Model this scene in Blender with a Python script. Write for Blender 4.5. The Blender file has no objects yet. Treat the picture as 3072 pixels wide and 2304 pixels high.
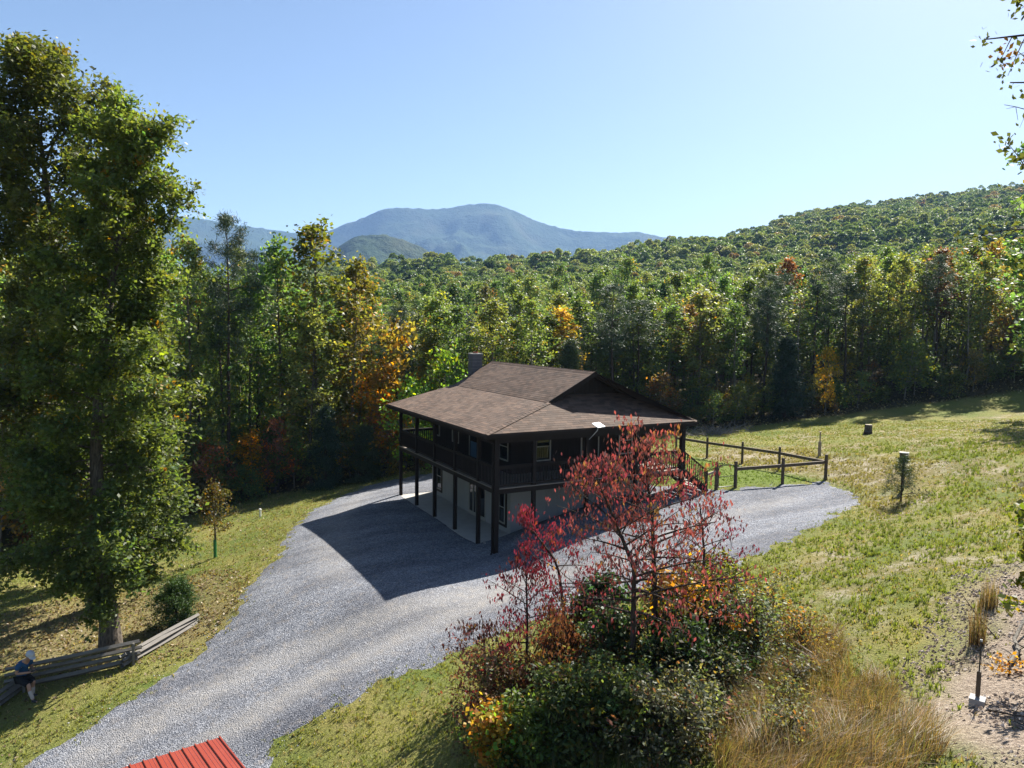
import bpy, bmesh, math, random
import numpy as np
from mathutils import Vector, Matrix
random.seed(7); rng = np.random.default_rng(7)
R = math.radians
sc = bpy.context.scene
col = sc.collection

# ------------------------------------------------------------------ camera, sky, sun, exposure
CAM = (-12.754, -25.108, 9.103)
YAW, PITCH, ROLL = 0.491, -0.0772, 0.0133
cam_d = bpy.data.cameras.new('camera')
cam = bpy.data.objects.new('camera', cam_d); col.objects.link(cam)
cam_d.sensor_width = 36.0; cam_d.lens = 36.0 * 2142 / 3072
cam_d.clip_start = 0.1; cam_d.clip_end = 30000
_f = Vector((math.sin(YAW)*math.cos(PITCH), math.cos(YAW)*math.cos(PITCH), math.sin(PITCH)))
_r = Vector((math.cos(YAW), -math.sin(YAW), 0)); _u = _r.cross(_f)
_r2 = _r*math.cos(ROLL) + _u*math.sin(ROLL); _u2 = -_r*math.sin(ROLL) + _u*math.cos(ROLL)
cam.matrix_world = Matrix(((_r2.x, _u2.x, -_f.x, CAM[0]), (_r2.y, _u2.y, -_f.y, CAM[1]), (_r2.z, _u2.z, -_f.z, CAM[2]), (0, 0, 0, 1)))
sc.camera = cam

SUN_AZ, SUN_EL = R(65), R(44)          # clockwise from +Y
world = bpy.data.worlds.new('World'); sc.world = world; world.use_nodes = True
wn = world.node_tree; wn.nodes.clear()
sky = wn.nodes.new('ShaderNodeTexSky'); sky.sky_type = 'NISHITA'; sky.sun_disc = False
sky.sun_elevation = SUN_EL; sky.sun_rotation = SUN_AZ
sky.altitude = 300; sky.air_density = 1.0; sky.dust_density = 0.85; sky.ozone_density = 1.8
bg = wn.nodes.new('ShaderNodeBackground'); bg.inputs['Strength'].default_value = 0.045
wo = wn.nodes.new('ShaderNodeOutputWorld')
wn.links.new(sky.outputs[0], bg.inputs['Color']); wn.links.new(bg.outputs[0], wo.inputs['Surface'])
sun_d = bpy.data.lights.new('sun', 'SUN'); sun_d.energy = 5.0; sun_d.angle = R(0.53); sun_d.color = (1.0, 0.95, 0.86)
sun = bpy.data.objects.new('sun', sun_d); col.objects.link(sun)
sdir = Vector((math.sin(SUN_AZ)*math.cos(SUN_EL), math.cos(SUN_AZ)*math.cos(SUN_EL), math.sin(SUN_EL)))
sun.rotation_euler = sdir.to_track_quat('Z', 'Y').to_euler(); sun.location = (60, 40, 60)
sc.view_settings.view_transform = 'Standard'; sc.view_settings.look = 'None'
sc.view_settings.exposure = 1.7; sc.view_settings.gamma = 1.0; sc.view_settings.use_curve_mapping = False
cy = sc.cycles
cy.max_bounces = 5; cy.diffuse_bounces = 3; cy.glossy_bounces = 2; cy.transmission_bounces = 4; cy.transparent_max_bounces = 6
cy.use_adaptive_sampling = False; cy.volume_bounces = 0; cy.use_denoising = True; cy.sample_clamp_indirect = 5.0; cy.sample_clamp_direct = 12.0
cy.caustics_reflective = False; cy.caustics_refractive = False

HAZE = 1.05e-4

# ------------------------------------------------------------------ helpers
def tag(o, label=None, cat=None, group=None, kind=None):
    if label: o['label'] = label
    if cat: o['category'] = cat
    if group: o['group'] = group
    if kind: o['kind'] = kind
    return o
WM = {}
def link(o, parent=None, world_m=None):
    m = world_m if world_m is not None else Matrix.Identity(4)
    if parent is not None:
        o.parent = parent
        o.matrix_parent_inverse = WM[parent.name].inverted()
    o.matrix_basis = m
    col.objects.link(o); WM[o.name] = m
    return o
def empty(name, loc, label=None, cat=None, group=None):
    o = bpy.data.objects.new(name, None); o.empty_display_size = 0.3
    link(o, None, Matrix.Translation(Vector(loc)))
    return tag(o, label, cat, group)
def sub(name, parent):                      # an Empty that holds the pieces of one part
    return link(bpy.data.objects.new(name, None), parent)
def mesh_np(name, V, F, mat=None, tint=None, smooth=False, mats=None, mi=None):
    V = np.asarray(V, np.float32).reshape(-1, 3); F = np.asarray(F, np.int32)
    me = bpy.data.meshes.new(name)
    me.vertices.add(len(V)); me.vertices.foreach_set('co', V.ravel())
    n, k = F.shape
    me.loops.add(n*k); me.loops.foreach_set('vertex_index', F.ravel())
    me.polygons.add(n); me.polygons.foreach_set('loop_start', np.arange(0, n*k, k, dtype=np.int32))
    me.polygons.foreach_set('use_smooth', np.full(n, bool(smooth)))
    if tint is not None:
        a = me.attributes.new('tint', 'FLOAT_COLOR', 'POINT')
        t = np.ones((len(V), 4), np.float32); t[:, :3] = tint
        a.data.foreach_set('color', t.ravel())
    if mat: me.materials.append(mat)
    me.update(calc_edges=True)
    return me
def mobj(name, me, parent=None, m=None):
    return link(bpy.data.objects.new(name, me), parent, m)
_CUBE = {}
def cube_mesh(mat):
    if mat.name not in _CUBE:
        v = [(x, y, z) for x in (-.5, .5) for y in (-.5, .5) for z in (-.5, .5)]
        f = [(0, 1, 3, 2), (4, 6, 7, 5), (0, 4, 5, 1), (2, 3, 7, 6), (0, 2, 6, 4), (1, 5, 7, 3)]
        _CUBE[mat.name] = mesh_np('block_' + mat.name, v, f, mat)
    return _CUBE[mat.name]
def box(name, parent, lo, hi, mat, rotz=0.0):
    c = [(a+b)/2 for a, b in zip(lo, hi)]; s = [max(abs(b-a), 1e-4) for a, b in zip(lo, hi)]
    m = Matrix.Translation(c) @ Matrix.Rotation(rotz, 4, 'Z') @ Matrix.Diagonal((*s, 1))
    return mobj(name, cube_mesh(mat), parent, m)
def beam(name, parent, p, q, w, h, mat, up=(0, 0, 1)):
    p, q = Vector(p), Vector(q); d = q-p; L = d.length; x = d.normalized()
    y = Vector(up).cross(x)
    if y.length < 1e-4: y = Vector((0, 1, 0)).cross(x)
    y.normalize(); z = x.cross(y); c = (p+q)/2
    m = Matrix(((x.x*L, y.x*w, z.x*h, c.x), (x.y*L, y.y*w, z.y*h, c.y), (x.z*L, y.z*w, z.z*h, c.z), (0, 0, 0, 1)))
    return mobj(name, cube_mesh(mat), parent, m)
class MB:                                  # collects shapes into one mesh
    def __init__(s): s.V = []; s.F = []; s.T = []; s.n = 0
    def add(s, V, F, t=(1, 1, 1)):
        V = np.asarray(V, float).reshape(-1, 3); s.V.append(V); s.F.append(np.asarray(F)+s.n); s.n += len(V)
        s.T.append(np.tile(np.asarray(t, float), (len(V), 1)))
    def box(s, lo, hi, t=(1, 1, 1)):
        v = [(x, y, z) for x in (lo[0], hi[0]) for y in (lo[1], hi[1]) for z in (lo[2], hi[2])]
        s.add(v, [(0, 1, 3, 2), (4, 6, 7, 5), (0, 4, 5, 1), (2, 3, 7, 6), (0, 2, 6, 4), (1, 5, 7, 3)], t)
    def tube(s, P, rad, k=5, t=(1, 1, 1), cap=True):
        P = np.asarray(P, float); rad = np.broadcast_to(np.asarray(rad, float), (len(P),))
        T = np.gradient(P, axis=0); T /= np.linalg.norm(T, axis=1, keepdims=True)+1e-9
        ref = np.where(np.abs(T[:, 2:3]) > .9, np.array([[1., 0, 0]]), np.array([[0, 0, 1.]]))
        if np.abs(T[0, 2]) > .6: ref[:] = (1., 0, 0)
        a = np.cross(T, ref); a /= np.linalg.norm(a, axis=1, keepdims=True)+1e-9; b = np.cross(T, a)
        th = np.arange(k)*2*np.pi/k
        ring = P[:, None] + rad[:, None, None]*(a[:, None]*np.cos(th)[None, :, None] + b[:, None]*np.sin(th)[None, :, None])
        n = len(P); i = np.arange(n-1)[:, None]*k; j = np.arange(k)[None]; j2 = (j+1) % k
        F = np.stack([i+j, i+j2, i+k+j2, i+k+j], -1).reshape(-1, 4)
        s.add(ring.reshape(-1, 3), F, t)
    def mesh(s, name, mat, smooth=False):
        return mesh_np(name, np.concatenate(s.V), np.concatenate(s.F), mat, np.concatenate(s.T), smooth)

# node helpers
def newmat(name):
    m = bpy.data.materials.new(name); m.use_nodes = True; nt = m.node_tree; nt.nodes.clear()
    return m, nt, nt.nodes, nt.links
def N(nt, t, **kw):
    n = nt.nodes.new(t)
    for k, v in kw.items():
        if k in n.inputs: n.inputs[k].default_value = v
        else: setattr(n, k, v)
    return n
def mixc(nt, a, b, fac, mode='MIX'):
    n = nt.nodes.new('ShaderNodeMix'); n.data_type = 'RGBA'; n.blend_type = mode
    for s, v in ((0, fac), (6, a), (7, b)):
        if hasattr(v, 'is_linked'): nt.links.new(v, n.inputs[s])
        else: n.inputs[s].default_value = v if s == 0 else (*v, 1)
    return n.outputs[2]
def math_(nt, op, a, b=0.0, clamp=False):
    n = nt.nodes.new('ShaderNodeMath'); n.operation = op; n.use_clamp = clamp
    for s, v in ((0, a), (1, b)):
        if hasattr(v, 'is_linked'): nt.links.new(v, n.inputs[s])
        else: n.inputs[s].default_value = v
    return n.outputs[0]
def ramp(nt, fac, stops, interp='LINEAR'):
    n = nt.nodes.new('ShaderNodeValToRGB'); n.color_ramp.interpolation = interp
    el = n.color_ramp.elements
    while len(el) < len(stops): el.new(0.5)
    for e, (p, c) in zip(el, stops): e.position = p; e.color = (*c, 1) if len(c) == 3 else c
    nt.links.new(fac, n.inputs[0]); return n.outputs[0]
def pos(nt, scale=(1, 1, 1)):
    g = nt.nodes.new('ShaderNodeNewGeometry')
    m = nt.nodes.new('ShaderNodeMapping'); m.inputs['Scale'].default_value = scale
    nt.links.new(g.outputs['Position'], m.inputs[0]); return m.outputs[0]
def noise(nt, vec, scale, detail=3, rough=.55):
    n = N(nt, 'ShaderNodeTexNoise', Scale=scale, Detail=detail, Roughness=rough); nt.links.new(vec, n.inputs['Vector']); return n.outputs['Fac']
def voro(nt, vec, scale, out='Color'):
    n = N(nt, 'ShaderNodeTexVoronoi', Scale=scale); nt.links.new(vec, n.inputs['Vector']); return n.outputs[out]
def bump(nt, h, strength, dist):
    n = N(nt, 'ShaderNodeBump', Strength=strength, Distance=dist); nt.links.new(h, n.inputs['Height']); return n.outputs[0]
def attr(nt, name, kind='GEOMETRY'):
    n = nt.nodes.new('ShaderNodeAttribute'); n.attribute_name = name; n.attribute_type = kind; return n
def finish(nt, base, rough=.8, spec=.3, normal=None, metallic=0.0):
    p = nt.nodes.new('ShaderNodeBsdfPrincipled'); o = nt.nodes.new('ShaderNodeOutputMaterial')
    if hasattr(base, 'is_linked'): nt.links.new(base, p.inputs['Base Color'])
    else: p.inputs['Base Color'].default_value = (*base, 1)
    if hasattr(rough, 'is_linked'): nt.links.new(rough, p.inputs['Roughness'])
    else: p.inputs['Roughness'].default_value = rough
    p.inputs['Specular IOR Level'].default_value = spec; p.inputs['Metallic'].default_value = metallic
    if normal is not None: nt.links.new(normal, p.inputs['Normal'])
    nt.links.new(p.outputs[0], o.inputs['Surface']); return p

def wood_mat(name, a, b, scale=6.0, stretch=(1, 1, .12), rough=.75):
    m, nt, _, _ = newmat(name)
    v = pos(nt, stretch); f = noise(nt, v, scale*4, 4); f2 = noise(nt, pos(nt), scale*.3, 3)
    c = mixc(nt, a, b, f)
    c = mixc(nt, c, tuple(x*.55 for x in a), math_(nt, 'MULTIPLY', f2, .5))
    finish(nt, c, rough, .25, bump(nt, f, .4, .01)); return m
M = {}
M['dark_wood'] = wood_mat('dark_stained_wood', (.012, .008, .006), (.026, .017, .013))
M['siding'] = wood_mat('dark_siding', (.010, .007, .006), (.03, .019, .014))
M['stair_wood'] = wood_mat('stair_wood', (.05, .028, .016), (.10, .058, .034))
M['deck_wood'] = wood_mat('deck_boards', (.20, .16, .13), (.33, .28, .23), 5, (.2, 1, 1))
M['fence_wood'] = wood_mat('treated_fence_wood', (.075, .055, .036), (.16, .12, .085), 6, (1, 1, .3))
M['grey_rail'] = wood_mat('weathered_grey_rail', (.10, .09, .08), (.25, .23, .205), 5, (.25, .25, 1))
M['pale_wood'] = wood_mat('pale_timber', (.28, .22, .16), (.42, .35, .26))
def plain(name, c, rough=.6, spec=.4, metallic=0.0, var=.12, scale=8.0, bmp=.1):
    m, nt, _, _ = newmat(name)
    f = noise(nt, pos(nt), scale, 4)
    cc = mixc(nt, tuple(x*(1-var) for x in c), tuple(min(1, x*(1+var)) for x in c), f)
    finish(nt, cc, rough, spec, bump(nt, noise(nt, pos(nt), scale*8, 2), bmp, .005), metallic); return m
M['trim'] = plain('cream_trim', (.36, .34, .30)); M['white'] = plain('white_plastic', (.8, .8, .8), .35)
M['black'] = plain('black_metal', (.02, .02, .022), .5); M['galv'] = plain('galvanised_steel', (.45, .46, .47), .4, .5, .6)
M['green_plastic'] = plain('green_plastic', (.02, .16, .05), .5); M['white_pipe'] = plain('white_pipe', (.75, .74, .70), .4)
M['concrete'] = plain('concrete', (.36, .34, .31), .9, .2, 0, .25, 2.0, .25)
M['panel'] = plain('grey_wall_panel', (.30, .30, .30), .8, .25, 0, .18, 1.5, .2)
M['block'] = plain('chimney_block', (.13, .125, .13), .9, .2, 0, .3, 5, .4)
M['stone'] = plain('pale_stone', (.42, .39, .35), .9, .2, 0, .3, 9, .5)
M['sky_reflection'] = plain('door_sky_reflection', (.06, .14, .26), .4)  # sky mirrored in the door glass, painted as a flat blue
m, nt, _, _ = newmat('window_glass'); finish(nt, (.01, .012, .015), .04, .8); M['glass'] = m
m, nt, _, _ = newmat('red_metal_roof')
f = noise(nt, pos(nt), 3, 4); finish(nt, mixc(nt, (.205, .034, .022), (.26, .050, .032), f), .38, .5); M['red_metal'] = m
# shingle: tint of each shingle in the mesh + weathering streaks
m, nt, _, _ = newmat('asphalt_shingle')
t = attr(nt, 'tint'); f = noise(nt, pos(nt), .55, 4, .6); f2 = noise(nt, pos(nt), 60, 2)
c = mixc(nt, t.outputs['Color'], (.50, .44, .40), math_(nt, 'MULTIPLY', ramp(nt, f, [(.35, (0, 0, 0)), (.7, (1, 1, 1))]), .55), 'MULTIPLY')
c = mixc(nt, c, (.6, .6, .6), f2, 'MULTIPLY')
finish(nt, c, .85, .25, bump(nt, f2, .5, .01)); M['shingle'] = m
# bark
def bark(name, a, b):
    m, nt, _, _ = newmat(name); g = nt.nodes.new('ShaderNodeTexCoord'); mp = N(nt, 'ShaderNodeMapping'); mp.inputs['Scale'].default_value = (5, 5, .9)
    nt.links.new(g.outputs['Object'], mp.inputs[0]); f = noise(nt, mp.outputs[0], 4, 5, .65)
    finish(nt, mixc(nt, a, b, ramp(nt, f, [(.35, (0, 0, 0)), (.65, (1, 1, 1))])), .9, .15, bump(nt, f, .8, .04)); return m
M['bark'] = bark('bark_grey', (.045, .036, .028), (.15, .125, .10)); M['bark_pale'] = bark('bark_pale', (.10, .09, .075), (.26, .235, .20))
M['bark_dark'] = bark('bark_dark', (.028, .02, .016), (.085, .062, .05))
# leaves : object colour x per-leaf tint ; thin and translucent
def leaf_mat(name, trans=.42, rough=.42, spec=.35, tboost=1.5, objcol=True, tc=None):
    m, nt, ns, ls = newmat(name)
    t = attr(nt, 'tint'); oi = nt.nodes.new('ShaderNodeObjectInfo')
    c = mixc(nt, t.outputs['Color'], oi.outputs['Color'], 1.0, 'MULTIPLY') if objcol else t.outputs['Color']
    hs = N(nt, 'ShaderNodeHueSaturation'); ls.new(c, hs.inputs['Color'])
    ls.new(math_(nt, 'ADD', math_(nt, 'MULTIPLY', oi.outputs['Random'], .04), .48), hs.inputs['Hue'])
    ls.new(math_(nt, 'ADD', math_(nt, 'MULTIPLY', oi.outputs['Random'], .5), .75), hs.inputs['Value'])
    c = hs.outputs[0]
    p = N(nt, 'ShaderNodeBsdfPrincipled', Roughness=rough); p.inputs['Specular IOR Level'].default_value = spec; ls.new(c, p.inputs['Base Color'])
    tr = N(nt, 'ShaderNodeBsdfTranslucent'); ls.new(mixc(nt, c, tc or (tboost*1.04, tboost, tboost*.4), 1.0, 'MULTIPLY'), tr.inputs['Color'])
    mx = N(nt, 'ShaderNodeMixShader'); mx.inputs[0].default_value = trans
    ls.new(p.outputs[0], mx.inputs[1]); ls.new(tr.outputs[0], mx.inputs[2])
    o = nt.nodes.new('ShaderNodeOutputMaterial'); ls.new(mx.outputs[0], o.inputs['Surface']); return m
M['leaf'] = leaf_mat('leaf', .48, .5, .28, 2.0); M['needle'] = leaf_mat('needle', .2, .5, .25, 1.2); M['leaf_glossy'] = leaf_mat('leaf_glossy', .42, .52, .24, 1.8)
M['leaf_red'] = leaf_mat('leaf_red', .30, .38, .45, tc=(1.15, .75, .9))
M['leaf_plain'] = leaf_mat('blade', .35, .5, .25, 1.3, False)

# ------------------------------------------------------------------ terrain
TP = np.array([[-5.34, -2.46, -0.1], [-5.63, 9.26, -0.45], [-9.66, 1.32, -0.9], [-8.17, 5.94, -0.8], [-10.76, -0.64, -1.4], [-12.79, -2.29, -1.7], [-15.39, -3.44, -2.3], [-12.83, -5.33, -2.2], [-10.38, -7.05, -1.7], [-8.45, -6.68, -1.1], [-6.43, -6.82, -0.6], [-4.62, -6.82, -0.25], [-7.66, -3.39, -0.9], [-13.57, 1.24, -1.6], [-15.92, -0.03, -2.1], [-11.13, 2.06, -1.5], [-17.5, 8.05, -2.3], [-18.78, 17.71, -2.9], [-14.49, 10.87, -2.2], [-9.55, 9.65, -1.6], [-6.46, 17.27, -1.7], [-10.04, 15.04, -2.0], [-7.57, 23.05, -2.2], [-3.51, 21.65, -1.7], [2.59, 20.26, -0.9], [3.26, 16.05, -0.3], [11.93, 0.15, 1.5], [13.2, 0.11, 1.5], [15.85, -0.43, 1.55], [18.44, -0.91, 1.6], [17.83, 6.97, 1.45], [15.8, -4.84, 1.6], [8.7, -6.93, 1.4], [5.63, -7.62, 1.25], [4.14, -5.77, 1.0], [2.58, -2.48, 0.75], [-1.85, -4.71, 0.2], [15.43, -6.92, 2.2], [30.73, 5.51, 2.4], [22.75, 2.93, 1.9], [26.9, 16.44, 1.2], [40.53, 15.77, 2.2], [55.17, 8.22, 4.2], [24.11, -5.93, 3.6], [20.39, -4.86, 2.8], [8.1, -12.53, 2.5], [5.57, -11.33, 1.8], [5.66, -16.35, 3.4], [-0.5, -18.71, 3.0], [-0.2, -17.68, 2.6], [1.97, -12.75, 1.6], [0.39, -15.87, 2.1], [-3.01, -20.62, 3.7], [-3.71, -17.64, 2.2], [-4.03, -14.04, 1.2], [-5.88, -12.34, 0.4], [-5.66, -9.46, 0.0], [-9.85, -7.89, -1.6], [-1.11, -11.01, 0.9], [-0.3, 1.5, 0.0], [-0.3, 5.0, 0.0], [-0.3, 10.0, 0.0], [-0.3, 11.6, 0.0], [2.0, 3.0, 0.0], [2.0, 6.0, 0.0], [2.0, 10.0, 0.0], [-1.0, -1.0, 0.0], [0.2, 0.0, 0.1], [1.0, -0.4, 0.35], [2.0, 0.0, 0.75], [3.5, 0.0, 1.0], [3.5, -2.0, 0.9], [6.0, 0.0, 1.25], [9.6, 0.0, 1.4], [9.6, -3.0, 1.3], [11.0, 3.0, 1.45], [10.0, 8.0, 1.4], [10.0, 12.0, 1.2], [5.0, 13.0, 0.4], [-3.0, 13.0, -0.5], [-30.0, -30.0, -4.0], [-10.0, -40.0, -1.0], [5.0, -40.0, 4.5], [30.0, -30.0, 6.0], [-45.0, 10.0, -4.0], [60.0, 20.0, 7.0], [-40.0, 45.0, -5.0], [0.0, 60.0, -3.0], [30.0, 60.0, 0.0], [-20.0, 40.0, -3.6]])
def _tps(P, lam=.02):
    X = P[:, :2]; n = len(X); d2 = ((X[:, None]-X[None])**2).sum(-1)
    K = np.where(d2 > 0, .5*d2*np.log(d2+1e-12), 0)+lam*np.eye(n)*5
    Q = np.c_[np.ones(n), X]; A = np.block([[K, Q], [Q.T, np.zeros((3, 3))]])
    return np.linalg.solve(A, np.r_[P[:, 2], 0, 0, 0])
TW = _tps(TP)
FAR_AZ = np.array([-40, 3.6, 13.4, 24.2, 33.4, 42.3, 52.2, 62.8, 73.9, 130.])
FAR_D = np.array([75, 95, 130, 200, 300, 420, 560, 760, 1000, 1500, 2600.])
_t = [[-3.3, -3.7, -5, -5, -5, -5, -5, -5, -5, -5], [-2.3, -2.4, 2.3, 9.5, 18.4, 27.0, 33.5, 37.1, 37.3, 38.9],
 [-1.0, 0.7, 3.7, 11.0, 21.8, 33.5, 39.6, 40.3, 41.2, 44.0], [0.5, 0.9, 4.3, 12.2, 24.3, 37.5, 50.6, 57.5, 60.6, 60.3],
 [2.0, 1.0, 4.7, 13.3, 27.0, 43.8, 62.0, 82.2, 89.5, 100.7], [3.5, 0.9, 4.7, 13.6, 29.4, 50.9, 78.5, 113.7, 142.4, 154.3],
 [4.0, 1.3, 5.3, 14.2, 30.6, 52.2, 80.8, 122.5, 156.9, 174.2], [5.3, 1.8, 5.6, 13.8, 28.8, 48.0, 73.7, 111.1, 144.9, 165.6]]
FAR_Z = np.array([r+[20.] for r in [_t[0]]+_t+[[5, 5, 6, 8, 12, 20, 30, 40, 50, 60]]])
def ground(x, y):
    x = np.asarray(x, float); y = np.asarray(y, float); sh = x.shape; x = x.ravel(); y = y.ravel()
    dx = x-CAM[0]; dy = y-CAM[1]; d = np.hypot(dx, dy); az = np.degrees(np.arctan2(dx, dy))
    az = np.where(az < -100, az+360, az)
    out = np.zeros(len(x)); near = d < 101
    if near.any():
        xn, yn = x[near], y[near]
        d2 = (xn[:, None]-TP[:, 0])**2+(yn[:, None]-TP[:, 1])**2
        out[near] = (.5*d2*np.log(d2+1e-12))@TW[:-3]+TW[-3]+TW[-2]*xn+TW[-1]*yn
    fi = np.clip(np.interp(az, FAR_AZ, np.arange(len(FAR_AZ))), 0, len(FAR_AZ)-1.0001); fj = np.clip(np.interp(d, FAR_D, np.arange(len(FAR_D))), 0, len(FAR_D)-1.0001)
    i = fi.astype(int); j = fj.astype(int); a = fi-i; b = fj-j
    a = a*a*(3-2*a)
    fz = FAR_Z[i, j]*(1-a)*(1-b)+FAR_Z[i+1, j]*a*(1-b)+FAR_Z[i, j+1]*(1-a)*b+FAR_Z[i+1, j+1]*a*b
    s = np.clip((d-78)/22, 0, 1); s = s*s*(3-2*s)
    out = np.where(near, out, 0)*(1-s)+fz*s
    bk = np.clip((np.abs(az-30)-85)/30, 0, 1)*np.clip((d-30)/30, 0, 1)
    out = out*(1-bk)+2.0*bk
    return out.reshape(sh)
def gz(x, y): return float(ground(np.array([x]), np.array([y]))[0])
def sdf(poly, x, y):                        # signed distance to a polygon, negative inside
    P = np.array(poly); x = np.asarray(x).ravel(); y = np.asarray(y).ravel()
    best = np.full(len(x), 1e18); ins = np.zeros(len(x), bool)
    for k in range(len(P)):
        a = P[k]; b = P[(k+1) % len(P)]; e = b-a; L = e@e+1e-12
        t = np.clip(((x-a[0])*e[0]+(y-a[1])*e[1])/L, 0, 1)
        best = np.minimum(best, (x-a[0]-t*e[0])**2+(y-a[1]-t*e[1])**2)
        c = ((a[1] > y) != (b[1] > y)) & (x < (b[0]-a[0])*(y-a[1])/((b[1]-a[1]) if b[1] != a[1] else 1e-12)+a[0]); ins ^= c
    d = np.sqrt(best); return np.where(ins, -d, d)
def vnoise(x, y, s, seed=0):                # cheap value noise, 0..1
    x = np.asarray(x)/s+seed*17.31; y = np.asarray(y)/s+seed*9.77; xi = np.floor(x); yi = np.floor(y); fx = x-xi; fy = y-yi
    h = lambda a, b: np.modf(np.abs(np.sin(a*127.1+b*311.7)*43758.5453))[0]
    fx = fx*fx*(3-2*fx); fy = fy*fy*(3-2*fy)
    return (h(xi, yi)*(1-fx)+h(xi+1, yi)*fx)*(1-fy)+(h(xi, yi+1)*(1-fx)+h(xi+1, yi+1)*fx)*fy
def fbm(x, y, s, seed=0, o=4):
    return sum(vnoise(x, y, s/2**k, seed+k)*.5**k for k in range(o))/(2-.5**(o-1))
GRAVEL = [(-10.6, -8.6), (-17.5, -4.9), (-15.57, -3.67), (-14.37, -3.05), (-12.79, -2.29), (-11.75, -1.24), (-10.68, -0.55), (-10.07, 0.48), (-9.59, 1.24), (-8.95, 3.01), (-7.93, 5.09), (-6.76, 7.91), (-5.85, 9.87), (-3.94, 13.31), (-1.98, 15.97), (0.21, 18.65), (2.1, 18.83), (3.69, 18.39), (5.5, 16), (5, 12), (9.5, 3), (11.3, 1.1),
 (11.96, .0), (13.13, -.1), (15.5, -0.70), (18.0, -1.15), (17.53, -2.07), (15.78, -4.85), (14.64, -5.23), (11.66, -6.19), (8.7, -6.93), (5.56, -7.69), (3.47, -7.7), (1.68, -7.54), (-0.79, -7.27), (-2.92, -6.75), (-4.56, -6.69), (-5.48, -6.83), (-6.43, -6.82), (-7.47, -6.78), (-8.45, -6.68), (-9.16, -6.62), (-9.87, -6.68), (-10.23, -7.54)]
DRY = [(-19, 3.5), (-19, 7.0), (-15.83, 8.0), (-12.69, 6.6), (-10.4, 7.0), (-9.6, 5.6), (-9.2, 3.0), (-9.88, 0.8), (-11.15, -0.34), (-12.76, 0.05), (-13.42, 0.13), (-15.39, 1.0)]
DIRT = [(5.74, -14.93), (9, -17), (8, -26), (-6, -26), (-3.0, -20.61), (-2.6, -19.7), (-1.54, -18.5), (-0.09, -17.27), (1.21, -16.9), (3.4, -15.96)]
DIRT2 = [(17.4, 7.28), (21.17, 9.12), (24, 5), (23, -2), (20.6, -5.5), (16.5, -7), (13.5, -7.6), (18.7, -2.2), (18.7, 2)]
LUSH = [(11.6, .5), (11.5, 8.5), (17.4, 8.5), (17.7, 2.05), (18.2, -0.6), (15.86, -0.33), (13.45, 0.3)]
TREELINE = np.array([(-38, 14.0), (-27, 17.5), (-18.99, 19.6), (-14.87, 20.4), (-12.59, 20.6), (-10.15, 20.9), (-9.12, 21.3), (-7.68, 22.4), (-5.73, 22.4), (-3.4, 22.5), (-0.47, 22.0), (2.72, 21), (4.99, 20.3), (12, 19.5), (20, 19.3), (27.25, 18.6), (28.52, 17.2), (32.33, 16.2), (37.35, 15.8), (41.44, 14.5), (45.3, 13.0), (49.55, 11.2), (55.17, 8.6), (62, 5.5), (72, 1)])
_ta = np.degrees(np.arctan2(TREELINE[:, 0]-CAM[0], TREELINE[:, 1]-CAM[1])); _td = np.hypot(TREELINE[:, 0]-CAM[0], TREELINE[:, 1]-CAM[1])
def beyond(x, y):                           # metres past the forest edge
    dx = np.asarray(x)-CAM[0]; dy = np.asarray(y)-CAM[1]
    a = np.degrees(np.arctan2(dx, dy)); d = np.hypot(dx, dy)
    return np.where((a > -60) & (a < 110), d-np.interp(a, _ta, _td), -50)
sstep = lambda v, a, b: (lambda t: t*t*(3-2*t))(np.clip((v-a)/(b-a), 0, 1))

def axis(lo, hi, h, far, grow):
    c = list(np.arange(lo, hi+1e-6, h)); s = h
    up = [hi]; 
    while up[-1] < far: s = s*grow; up.append(up[-1]+s)
    s = h; dn = [lo]
    while dn[-1] > -far: s = s*grow; dn.append(dn[-1]-s)
    return np.array(dn[:0:-1]+c+up[1:])
gx = axis(-36, 60, .42, 9000, 1.16); gy = axis(-34, 40, .42, 9000, 1.16)
X, Y = np.meshgrid(gx, gy); Z = ground(X, Y)
xf, yf = X.ravel(), Y.ravel()
sg = sdf(GRAVEL, xf, yf)
dirt_m = 1-sstep(sdf(DIRT, xf, yf)+1.6*(fbm(xf, yf, 1.5, 3)-.5)*2, -.9, .9)
dirt2_m = (1-sstep(sdf(DIRT2, xf, yf)+2.5*(fbm(xf, yf, 2, 5)-.5)*2, -1.5, 1.5))
dry_m = 1-sstep(sdf(DRY, xf, yf)+2.5*(fbm(xf, yf, 2, 4)-.5)*2, -1.2, 1.2)
lush_m = 1-sstep(sdf(LUSH, xf, yf), -.3, .5)
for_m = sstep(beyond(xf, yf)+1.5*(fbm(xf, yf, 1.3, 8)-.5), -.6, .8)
rough_z = (fbm(xf, yf, .9, 21)-.5)*(.05+.16*dirt_m+.10*dirt2_m+.1*for_m)*sstep(sg, .2, 1.2)*(np.hypot(xf-CAM[0], yf-CAM[1]) < 140)
Zf = Z.ravel()+rough_z-.25*((xf > -.3) & (xf < 9.8) & (yf > 1.2) & (yf < 11.7))
slope_m = sstep(xf, 0, 5)*sstep(sg, .8, 2.5)*(1-sstep(beyond(xf, yf), -12, -5))*sstep(fbm(xf, yf, 1.4, 61), .40, .60)*.8
dirt2_m = np.maximum(dirt2_m, slope_m)
house_in = (xf > -.2) & (xf < 10.2) & (yf > -.4) & (yf < 11.9)
nx, ny = len(gx), len(gy)
I = np.arange(nx*ny).reshape(ny, nx)
GF = np.stack([I[:-1, :-1], I[:-1, 1:], I[1:, 1:], I[1:, :-1]], -1).reshape(-1, 4)
me = mesh_np('ground', np.c_[xf, yf, Zf], GF, None, None, True)
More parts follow.
